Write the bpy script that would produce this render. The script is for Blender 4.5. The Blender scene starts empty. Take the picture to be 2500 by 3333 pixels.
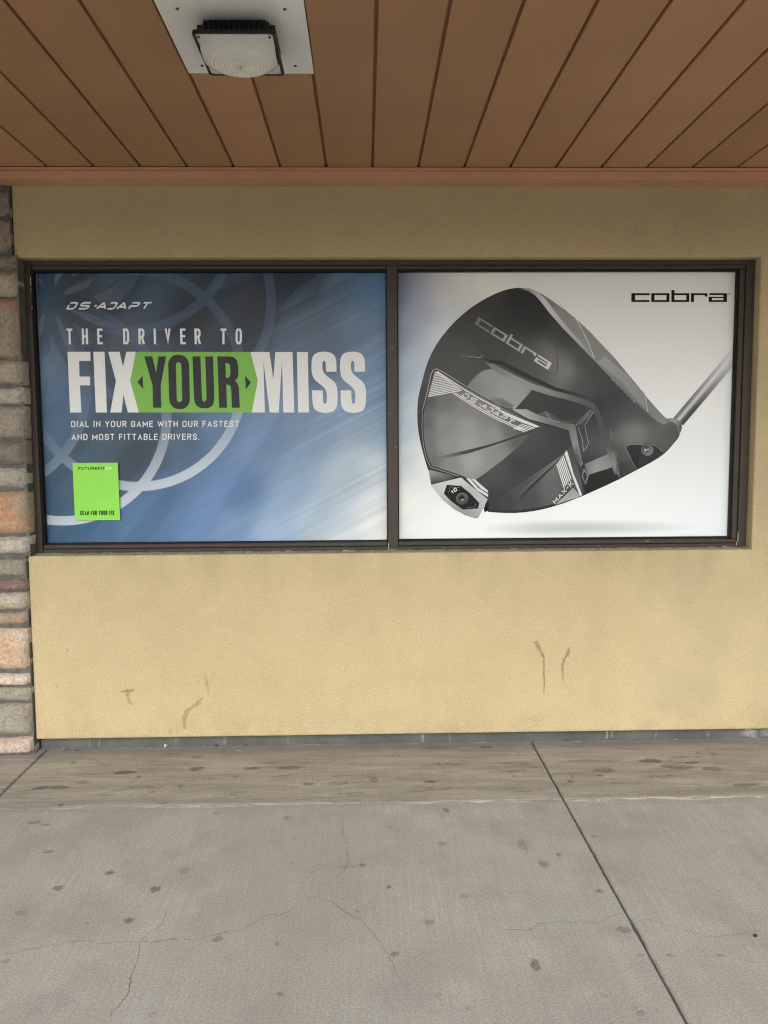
import bpy, bmesh, math, random
import numpy as np
from mathutils import Vector, Matrix, noise
from mathutils.geometry import delaunay_2d_cdt

random.seed(7)
rng = np.random.default_rng(11)
SC = bpy.context.scene
COL = SC.collection

# ------------------------------------------------------------------ camera, sky, sun, exposure
PITCH, YAW, ROLL, DIST, EYE = 0.08776, 0.02233, -0.00626, 4.023, 1.58
cam_data = bpy.data.cameras.new('camera')
cam = bpy.data.objects.new('camera', cam_data)
COL.objects.link(cam)
cam_data.sensor_fit = 'VERTICAL'
cam_data.sensor_height = 36.0
cam_data.lens = 2600 / 3333 * 36
cam_data.clip_start = 0.05
cam_data.clip_end = 2000
fwd = Vector((math.sin(YAW) * math.cos(PITCH), math.cos(YAW) * math.cos(PITCH), -math.sin(PITCH)))
rgt = Vector((math.cos(YAW), -math.sin(YAW), 0))
upv = rgt.cross(fwd)
r2 = rgt * math.cos(ROLL) + upv * math.sin(ROLL)
u2 = upv * math.cos(ROLL) - rgt * math.sin(ROLL)
cam.matrix_world = Matrix(((r2.x, u2.x, -fwd.x, 0), (r2.y, u2.y, -fwd.y, -DIST), (r2.z, u2.z, -fwd.z, EYE), (0, 0, 0, 1)))
SC.camera = cam

SUN_EL, SUN_AZ = math.radians(32), math.radians(186)      # azimuth clockwise from +Y: behind the viewer
world = bpy.data.worlds.new('World')
SC.world = world
world.use_nodes = True
wn, wl = world.node_tree.nodes, world.node_tree.links
wn.clear()
sky = wn.new('ShaderNodeTexSky')
sky.sky_type = 'NISHITA'
sky.sun_disc = False
sky.sun_elevation = SUN_EL
sky.sun_rotation = SUN_AZ
sky.air_density = 1.0
sky.dust_density = 2.0
sky.ozone_density = 1.0
hsv = wn.new('ShaderNodeHueSaturation')                    # an even overcast: the same sky with little colour
hsv.inputs['Saturation'].default_value = 0.30
bg = wn.new('ShaderNodeBackground')
bg.inputs['Strength'].default_value = 0.15
wo = wn.new('ShaderNodeOutputWorld')
wl.new(sky.outputs[0], hsv.inputs['Color'])
wl.new(hsv.outputs[0], bg.inputs['Color'])
wl.new(bg.outputs[0], wo.inputs['Surface'])

sun_data = bpy.data.lights.new('sun', 'SUN')
sun_data.energy = 1.5
sun_data.angle = math.radians(60)
sun_data.color = (0.93, 0.97, 1.0)
sun = bpy.data.objects.new('sun', sun_data)
COL.objects.link(sun)
sdir = Vector((math.sin(SUN_AZ) * math.cos(SUN_EL), math.cos(SUN_AZ) * math.cos(SUN_EL), math.sin(SUN_EL)))
sun.rotation_euler = sdir.to_track_quat('Z', 'Y').to_euler()
sun.location = (0, -20, 20)

SC.view_settings.view_transform = 'Standard'
SC.view_settings.look = 'None'
SC.view_settings.gamma = 1.0
SC.view_settings.exposure = 0.62
SC.view_settings.use_curve_mapping = False
SC.render.engine = 'CYCLES'
SC.cycles.pixel_filter_type = 'BLACKMAN_HARRIS'
SC.cycles.filter_width = 1.15
SC.cycles.use_denoising = True
SC.cycles.denoiser = 'OPENIMAGEDENOISE'
SC.cycles.denoising_input_passes = 'RGB_ALBEDO_NORMAL'
SC.cycles.denoising_prefilter = 'NONE'
SC.cycles.max_bounces = 10
SC.cycles.diffuse_bounces = 6
SC.cycles.transparent_max_bounces = 24

# ------------------------------------------------------------------ helpers
def empty(name, loc, label, cat, group=None):
    o = bpy.data.objects.new(name, None)
    COL.objects.link(o)
    o.location = loc
    o.empty_display_size = 0.1
    if label: o['label'] = label
    if cat: o['category'] = cat
    if group: o['group'] = group
    return o

def link(name, me, mat, parent=None, loc=None, smooth=False):
    o = bpy.data.objects.new(name, me)
    COL.objects.link(o)
    if mat is not None and not me.materials:
        me.materials.append(mat)
    if smooth:
        me.polygons.foreach_set('use_smooth', [True] * len(me.polygons))
    if loc is not None: o.location = loc
    if parent is not None:
        o.parent = parent
        o.matrix_parent_inverse = Matrix.Translation(parent.location).inverted()
    return o

def mesh_of(name, verts, faces, colors=None, alpha=None):
    me = bpy.data.meshes.new(name)
    me.from_pydata([tuple(v) for v in verts], [], [tuple(f) for f in faces])
    if colors is not None:
        a = me.color_attributes.new('tone', 'FLOAT_COLOR', 'POINT')
        c = np.ones((len(verts), 4), np.float32)
        c[:, :3] = colors
        a.data.foreach_set('color', c.ravel())
    if alpha is not None:
        a = me.attributes.new('cover', 'FLOAT', 'POINT')
        a.data.foreach_set('value', np.asarray(alpha, np.float32))
    me.update()
    return me

def bm_mesh(name, bm):
    me = bpy.data.meshes.new(name)
    bm.to_mesh(me)
    bm.free()
    return me

def add_box(bm, x0, x1, y0, y1, z0, z1, bevel=0.0, seg=1):
    r = bmesh.ops.create_cube(bm, size=1.0)
    for v in r['verts']:
        v.co = Vector(((x0 + x1) / 2 + v.co.x * (x1 - x0), (y0 + y1) / 2 + v.co.y * (y1 - y0), (z0 + z1) / 2 + v.co.z * (z1 - z0)))
    if bevel:
        ed = list({e for v in r['verts'] for e in v.link_edges})
        bmesh.ops.bevel(bm, geom=ed, offset=bevel, segments=seg, affect='EDGES', profile=0.5)

def box(name, mat, parent, *d, bevel=0.0, seg=1):
    bm = bmesh.new()
    add_box(bm, *d, bevel=bevel, seg=seg)
    return link(name, bm_mesh(name, bm), mat, parent)

def vnoise(x, y, seed=0):
    """smooth value noise on arrays, about -1..1"""
    xi, yi = np.floor(x).astype(np.int64), np.floor(y).astype(np.int64)
    fx, fy = x - xi, y - yi
    fx, fy = fx * fx * (3 - 2 * fx), fy * fy * (3 - 2 * fy)
    def h(a, b):
        n = (a * 374761393 + b * 668265263 + seed * 974711) & 0x7fffffff
        n = ((n ^ (n >> 13)) * 1274126177) & 0x7fffffff
        return ((n ^ (n >> 16)) & 0xffff) / 32767.5 - 1
    return (h(xi, yi) * (1 - fx) + h(xi + 1, yi) * fx) * (1 - fy) + (h(xi, yi + 1) * (1 - fx) + h(xi + 1, yi + 1) * fx) * fy

def sstep(a, b, t):
    t = np.clip((t - a) / (b - a), 0, 1)
    return t * t * (3 - 2 * t)

# ------------------------------------------------------------------ materials
class N:
    """small node-tree writer"""
    def __init__(s, name):
        s.m = bpy.data.materials.new(name)
        s.m.use_nodes = True
        s.t = s.m.node_tree
        s.b = s.t.nodes['Principled BSDF']
        s.out = s.t.nodes['Material Output']
        s.tc = None
    def obj(s):
        if s.tc is None: s.tc = s.t.nodes.new('ShaderNodeTexCoord')
        return s.tc.outputs['Object']
    def set(s, node, key, v):
        i = node.inputs[key]
        if isinstance(v, bpy.types.NodeSocket): s.t.links.new(v, i)
        else: i.default_value = v
    def mapping(s, scale, vec=None, loc=(0, 0, 0), rot=(0, 0, 0)):
        n = s.t.nodes.new('ShaderNodeMapping')
        n.inputs['Scale'].default_value = scale
        n.inputs['Location'].default_value = loc
        n.inputs['Rotation'].default_value = rot
        s.t.links.new(vec if vec is not None else s.obj(), n.inputs['Vector'])
        return n.outputs[0]
    def noise(s, scale, detail=3, rough=0.55, vec=None, dist=0.0):
        n = s.t.nodes.new('ShaderNodeTexNoise')
        n.inputs['Scale'].default_value = scale
        n.inputs['Detail'].default_value = detail
        n.inputs['Roughness'].default_value = rough
        n.inputs['Distortion'].default_value = dist
        s.t.links.new(vec if vec is not None else s.obj(), n.inputs['Vector'])
        return n.outputs['Fac']
    def voro(s, scale, vec=None, feature='F1'):
        n = s.t.nodes.new('ShaderNodeTexVoronoi')
        n.feature = feature
        n.inputs['Scale'].default_value = scale
        s.t.links.new(vec if vec is not None else s.obj(), n.inputs['Vector'])
        return n.outputs['Distance']
    def range(s, v, a, b, c=0.0, d=1.0, smooth=False):
        n = s.t.nodes.new('ShaderNodeMapRange')
        if smooth: n.interpolation_type = 'SMOOTHSTEP'
        for k, x in zip(('From Min', 'From Max', 'To Min', 'To Max'), (a, b, c, d)): n.inputs[k].default_value = x
        s.t.links.new(v, n.inputs['Value'])
        return n.outputs[0]
    def math(s, op, a, b=0.0):
        n = s.t.nodes.new('ShaderNodeMath')
        n.operation = op
        for i, x in enumerate((a, b)):
            if isinstance(x, bpy.types.NodeSocket): s.t.links.new(x, n.inputs[i])
            else: n.inputs[i].default_value = x
        return n.outputs[0]
    def mix(s, fac, a, b, mode='MIX'):
        n = s.t.nodes.new('ShaderNodeMix')
        n.data_type = 'RGBA'
        n.blend_type = mode
        n.clamp_factor = True
        for i, x in ((0, fac), (6, a), (7, b)):
            if isinstance(x, bpy.types.NodeSocket): s.t.links.new(x, n.inputs[i])
            elif i: n.inputs[i].default_value = (*x, 1) if len(x) == 3 else x
            else: n.inputs[0].default_value = x
        return n.outputs[2]
    def xyz(s):
        n = s.t.nodes.new('ShaderNodeSeparateXYZ')
        s.t.links.new(s.obj(), n.inputs[0])
        return n.outputs
    def attr(s, name, out='Color'):
        n = s.t.nodes.new('ShaderNodeAttribute')
        n.attribute_name = name
        return n.outputs[out]
    def bump(s, h, strength, dist):
        n = s.t.nodes.new('ShaderNodeBump')
        n.inputs['Strength'].default_value = strength
        n.inputs['Distance'].default_value = dist
        s.t.links.new(h, n.inputs['Height'])
        s.t.links.new(n.outputs[0], s.b.inputs['Normal'])
    def fin(s, color=None, rough=0.6, spec=0.4, metal=0.0):
        if color is not None: s.set(s.b, 'Base Color', (*color, 1) if isinstance(color, tuple) else color)
        s.set(s.b, 'Roughness', rough)
        s.set(s.b, 'Specular IOR Level', spec)
        s.set(s.b, 'Metallic', metal)
        return s.m

def plain(name, color, rough=0.6, spec=0.4, metal=0.0, var=0.12, scale=9.0, fine=0.0, each=0.0):
    n = N(name)
    f = n.range(n.noise(scale, 4), 0.3, 0.7, 1 - var, 1 + var)
    if each:
        oi = n.t.nodes.new('ShaderNodeObjectInfo')
        f = n.math('MULTIPLY', f, n.range(oi.outputs['Random'], 0, 1, 1 - each, 1 + each))
    c = n.mix(1.0, color, (1, 1, 1), 'MULTIPLY')
    m = n.t.nodes.new('ShaderNodeVectorMath'); m.operation = 'SCALE'
    n.t.links.new(c, m.inputs[0]); n.t.links.new(f, m.inputs['Scale'])
    if fine: n.bump(n.noise(fine, 3), 0.3, 0.001)
    return n.fin(m.outputs[0], rough, spec, metal)

def mat_stucco():
    n = N('stucco')
    A = STUCCO_A
    big = n.range(n.noise(1.1, 5, 0.62), 0.34, 0.66)
    mid = n.range(n.noise(7, 5, 0.66), 0.32, 0.68)
    grit = n.noise(165, 3, 0.68)
    c = n.mix(big, A, STUCCO_B)
    c = n.mix(n.math('MULTIPLY', mid, 0.26), c, (A[0] * .82, A[1] * .80, A[2] * .72))
    c = n.mix(n.range(grit, 0.36, 0.50, 0.42, 0.0), c, (A[0] * .46, A[1] * .43, A[2] * .36))
    c = n.mix(n.range(grit, 0.54, 0.68, 0.0, 0.45), c, (A[0] * 1.28, A[1] * 1.28, A[2] * 1.35))
    c = n.mix(n.range(n.voro(80), 0.0, 0.10, 0.35, 0.0), c, (A[0] * .40, A[1] * .36, A[2] * .28))
    x, y, z = n.xyz()
    # greyer weathered patch at the lower right, dust under the sill, splash-back along the foot
    patch = n.math('MULTIPLY', n.range(x, 0.9, 1.8), n.range(n.noise(2.0, 4), 0.42, 0.64, 0, 0.55))
    c = n.mix(patch, c, (A[0] * .80, A[1] * .82, A[2] * .88))
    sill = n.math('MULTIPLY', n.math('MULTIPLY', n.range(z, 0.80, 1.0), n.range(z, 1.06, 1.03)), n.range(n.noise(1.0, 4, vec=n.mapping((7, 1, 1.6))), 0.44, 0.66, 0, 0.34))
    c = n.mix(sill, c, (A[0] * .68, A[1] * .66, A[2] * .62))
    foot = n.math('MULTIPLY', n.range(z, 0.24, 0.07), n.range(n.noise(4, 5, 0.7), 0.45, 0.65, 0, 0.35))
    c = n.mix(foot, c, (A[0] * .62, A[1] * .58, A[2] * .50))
    h = n.math('ADD', grit, n.math('MULTIPLY', n.noise(42, 4, 0.6), 0.9))
    n.bump(h, 0.8, 0.007)
    return n.fin(c, 0.92, 0.15)

def mat_concrete():
    n = N('broom_finished_concrete')
    x, y, z = n.xyz()
    big = n.range(n.noise(0.8, 5, 0.62), 0.32, 0.68)
    mid = n.range(n.noise(4.5, 6, 0.7), 0.32, 0.68)
    fine = n.noise(140, 4, 0.78)
    grit = n.noise(300, 2, 0.7)
    c = n.mix(big, (0.380, 0.357, 0.314), (0.511, 0.485, 0.435))
    c = n.mix(n.math('MULTIPLY', mid, 0.72), c, (0.347, 0.323, 0.281))
    c = n.mix(n.range(n.noise(1.7, 3), 0.50, 0.70, 0, 0.45), c, (0.391, 0.401, 0.357))      # greenish washed patches
    c = n.mix(n.range(n.noise(3.1, 4, 0.6, vec=n.mapping((1, 1, 1), loc=(5, 1, 0))), 0.47, 0.66, 0, 0.55), c, (0.271, 0.248, 0.219))   # damp-dark mottling
    br = n.noise(1.0, 4, 0.65, vec=n.mapping((85, 1.8, 1)))                                   # broom lines out from the wall
    c = n.mix(n.range(br, 0.35, 0.68, 0.0, 0.48), c, (0.303, 0.283, 0.244))
    # darker track out from the wall
    trk = n.math('MULTIPLY', n.range(n.math('ABSOLUTE', n.math('ADD', x, n.range(n.noise(1.2, 3), .3, .7, .12, .40))), .42, .10), n.range(n.noise(2.5, 4), .35, .6, .2, .55))
    c = n.mix(trk, c, (0.325, 0.302, 0.262))
    # trowelled strip beside the wall: dark and pale smears along it
    edge = n.math('ADD', y, n.range(n.noise(3.0, 3, vec=n.mapping((1.5, 6, 1))), 0.3, 0.7, -0.02, 0.02))
    strip = n.range(edge, -0.70, -0.62)
    sm = n.noise(1.0, 6, 0.66, vec=n.mapping((1.7, 13, 1)), dist=0.5)
    sm2 = n.noise(1.0, 6, 0.74, vec=n.mapping((3.6, 21, 1), loc=(3, 7, 0)), dist=0.8)
    c2 = n.mix(n.range(sm, 0.36, 0.64), (0.280, 0.258, 0.222), (0.474, 0.441, 0.382))
    c2 = n.mix(n.range(br, 0.35, 0.68, 0.0, 0.25), c2, (0.275, 0.253, 0.217))
    c2 = n.mix(n.range(sm2, 0.55, 0.66, 0, 0.88), c2, (0.181, 0.163, 0.137))
    c2 = n.mix(n.range(sm2, 0.42, 0.30, 0, 0.6), c2, (0.523, 0.496, 0.435))
    c2 = n.mix(n.math('MULTIPLY', n.range(n.noise(2.2, 3, vec=n.mapping((1, 3, 1), loc=(9, 2, 0))), 0.55, 0.7), 0.4), c2, (0.297, 0.236, 0.184))
    foot = n.math('MULTIPLY', n.range(y, -0.10, -0.03), n.range(n.noise(5, 5, 0.7), 0.35, 0.6, 0.25, 0.8))
    c2 = n.mix(foot, c2, (0.259, 0.248, 0.227))
    c2 = n.mix(1.0, c2, (0.91, 0.905, 0.895), 'MULTIPLY')
    c = n.mix(n.math('MULTIPLY', strip, 0.92), c, c2)
    # worn pale paint along the strip's edge
    line = n.math('MULTIPLY', n.range(n.math('ABSOLUTE', n.math('ADD', y, 0.640)), 0.024, 0.006), n.range(n.noise(1.0, 5, 0.75, vec=n.mapping((7, 45, 1))), 0.50, 0.56))
    run = n.range(n.noise(0.8, 2, vec=n.mapping((1, .1, 1), loc=(.6, 0, 0))), 0.46, 0.56)
    c = n.mix(n.math('MULTIPLY', n.math('MULTIPLY', line, run), 1.0), c, (0.721, 0.720, 0.676))
    hair = n.range(n.math('ABSOLUTE', n.math('ADD', edge, 0.632)), 0.008, 0.002, 0, 0.5)
    c = n.mix(hair, c, (0.551, 0.522, 0.459))
    # aggregate specks and pits
    c = n.mix(n.range(fine, 0.36, 0.52, 0.60, 0.0), c, (0.226, 0.206, 0.177))
    c = n.mix(n.range(fine, 0.53, 0.68, 0.0, 0.42), c, (0.617, 0.593, 0.533))
    c = n.mix(n.range(grit, 0.60, 0.74, 0.0, 0.40), c, (0.682, 0.659, 0.601))
    c = n.mix(n.range(n.voro(46), 0.0, 0.08, 0.65, 0.0), c, (0.154, 0.137, 0.116))
    h = n.math('ADD', n.math('MULTIPLY', fine, 1.0), n.math('MULTIPLY', br, 0.7))
    n.bump(h, 0.5, 0.004)
    return n.fin(c, 0.9, 0.2)

def mat_cover(name, color, thr=(0.25, 0.75), scale=60, stretch=None):
    """wear with soft edges: a thin film whose cover comes from the mesh"""
    n = N(name)
    tr = n.t.nodes.new('ShaderNodeBsdfTransparent')
    mx = n.t.nodes.new('ShaderNodeMixShader')
    a = n.math('MULTIPLY', n.attr('cover', 'Fac'), n.range(n.noise(scale, 4, 0.6, vec=n.mapping(stretch) if stretch else None), thr[0], thr[1], 0.05 if stretch else 0.55, 1.15))
    n.t.links.new(n.math('MINIMUM', a, 1.0), mx.inputs[0])
    n.t.links.new(tr.outputs[0], mx.inputs[1])
    n.t.links.new(n.b.outputs[0], mx.inputs[2])
    n.t.links.new(mx.outputs[0], n.out.inputs['Surface'])
    return n.fin(color, 0.9, 0.15)

def mat_tone(name, rough, spec, grain=0.0, gscale=40, bumpd=0.0, bscale=60):
    n = N(name)
    c = n.attr('tone')
    if grain:
        c = n.mix(1.0, c, n.mix(n.range(n.noise(gscale, 5, 0.65), 0.28, 0.72), (1 - grain,) * 3, (1 + grain,) * 3), 'MULTIPLY')
    if bumpd:
        n.bump(n.math('ADD', n.noise(bscale, 5, 0.65), n.math('MULTIPLY', n.noise(bscale * .22, 3), 1.5)), 0.8, bumpd)
    return n.fin(c, rough, spec)

def mat_glass():
    n = N('clear_glass')
    tr = n.t.nodes.new('ShaderNodeBsdfTransparent')
    tr.inputs['Color'].default_value = (0.985, 0.992, 0.988, 1)
    n.t.links.new(tr.outputs[0], n.out.inputs['Surface'])
    return n.m

STUCCO_A, STUCCO_B = (0.530, 0.431, 0.248), (0.606, 0.494, 0.293)
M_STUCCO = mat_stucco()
M_CONC = mat_concrete()
M_PLINTH = plain('painted_plinth', (0.100, 0.100, 0.090), 0.85, 0.2, var=0.25, scale=6, fine=120)
M_MORTAR = plain('grey_mortar', (0.125, 0.120, 0.105), 0.95, 0.1, var=0.25, scale=30, fine=160)
M_STONE = mat_tone('cut_stone', 0.85, 0.25, grain=0.34, gscale=60, bumpd=0.009, bscale=85)
M_BRONZE = plain('bronze_aluminium', (0.048, 0.036, 0.026), 0.45, 0.30, var=0.10, scale=14, fine=300)
M_BLACK = plain('black_rubber_and_shade', (0.006, 0.006, 0.007), 0.6, 0.25, var=0.1)  # gasket rubber, its black also standing in for shade on the frame returns
M_CAULK = plain('old_white_caulk', (0.52, 0.49, 0.44), 0.8, 0.2, var=0.35, scale=55)
M_GREYCAULK = plain('grey_sealant', (0.17, 0.165, 0.145), 0.85, 0.2, var=0.35, scale=40, fine=150)
M_SOFFIT = plain('brown_soffit_metal', (0.42, 0.235, 0.127), 0.5, 0.2, var=0.08, scale=2.2, fine=500, each=.09)
M_SOFFIT_BACK = plain('brown_soffit_groove', (0.27, 0.14, 0.072), 0.6, 0.3, var=0.1)
M_TRIM = plain('brown_trim_metal', (0.58, 0.325, 0.19), 0.5, 0.2, var=0.06, scale=3, fine=500)
M_PLATE = plain('white_painted_plate', (0.84, 0.84, 0.83), 0.12, 0.5, var=0.02, scale=3)
M_HOUSING = plain('black_cast_housing', (0.008, 0.008, 0.008), 0.4, 0.4, var=0.2, scale=60)
M_SCREW = plain('dull_steel_screw', (0.10, 0.10, 0.095), 0.4, 0.5, metal=0.6)
M_ASPHALT = plain('pale_bounce_asphalt', (0.45, 0.445, 0.435), 0.95, 0.2, var=0.3, scale=40, fine=150)  # out of view; kept this pale to bounce more light up to the soffit
M_KERB = plain('kerb_concrete', (0.33, 0.31, 0.28), 0.9, 0.2, var=0.15, scale=12, fine=120)
M_ROOF = plain('roof_deck', (0.30, 0.27, 0.23), 0.9, 0.2)
M_PRINT = mat_tone('printed_film', 0.42, 0.10)
M_GLASS = mat_glass()
M_GUM = mat_cover('trodden_gum', (0.085, 0.073, 0.062))
M_SCUFF = mat_cover('dark_scuff', (0.075, 0.064, 0.054), (0.44, 0.58), 42, (1, 3.2, 1))
M_CRACK = mat_cover('open_crack', (0.05, 0.043, 0.037), (0.35, 0.65), 90)
M_DRIP = mat_cover('brown_splash', (0.23, 0.11, 0.036), (0.3, 0.7), 70)
M_LIME = mat_cover('lime_streak', (0.55, 0.54, 0.49), (0.4, 0.62), 90)

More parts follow.
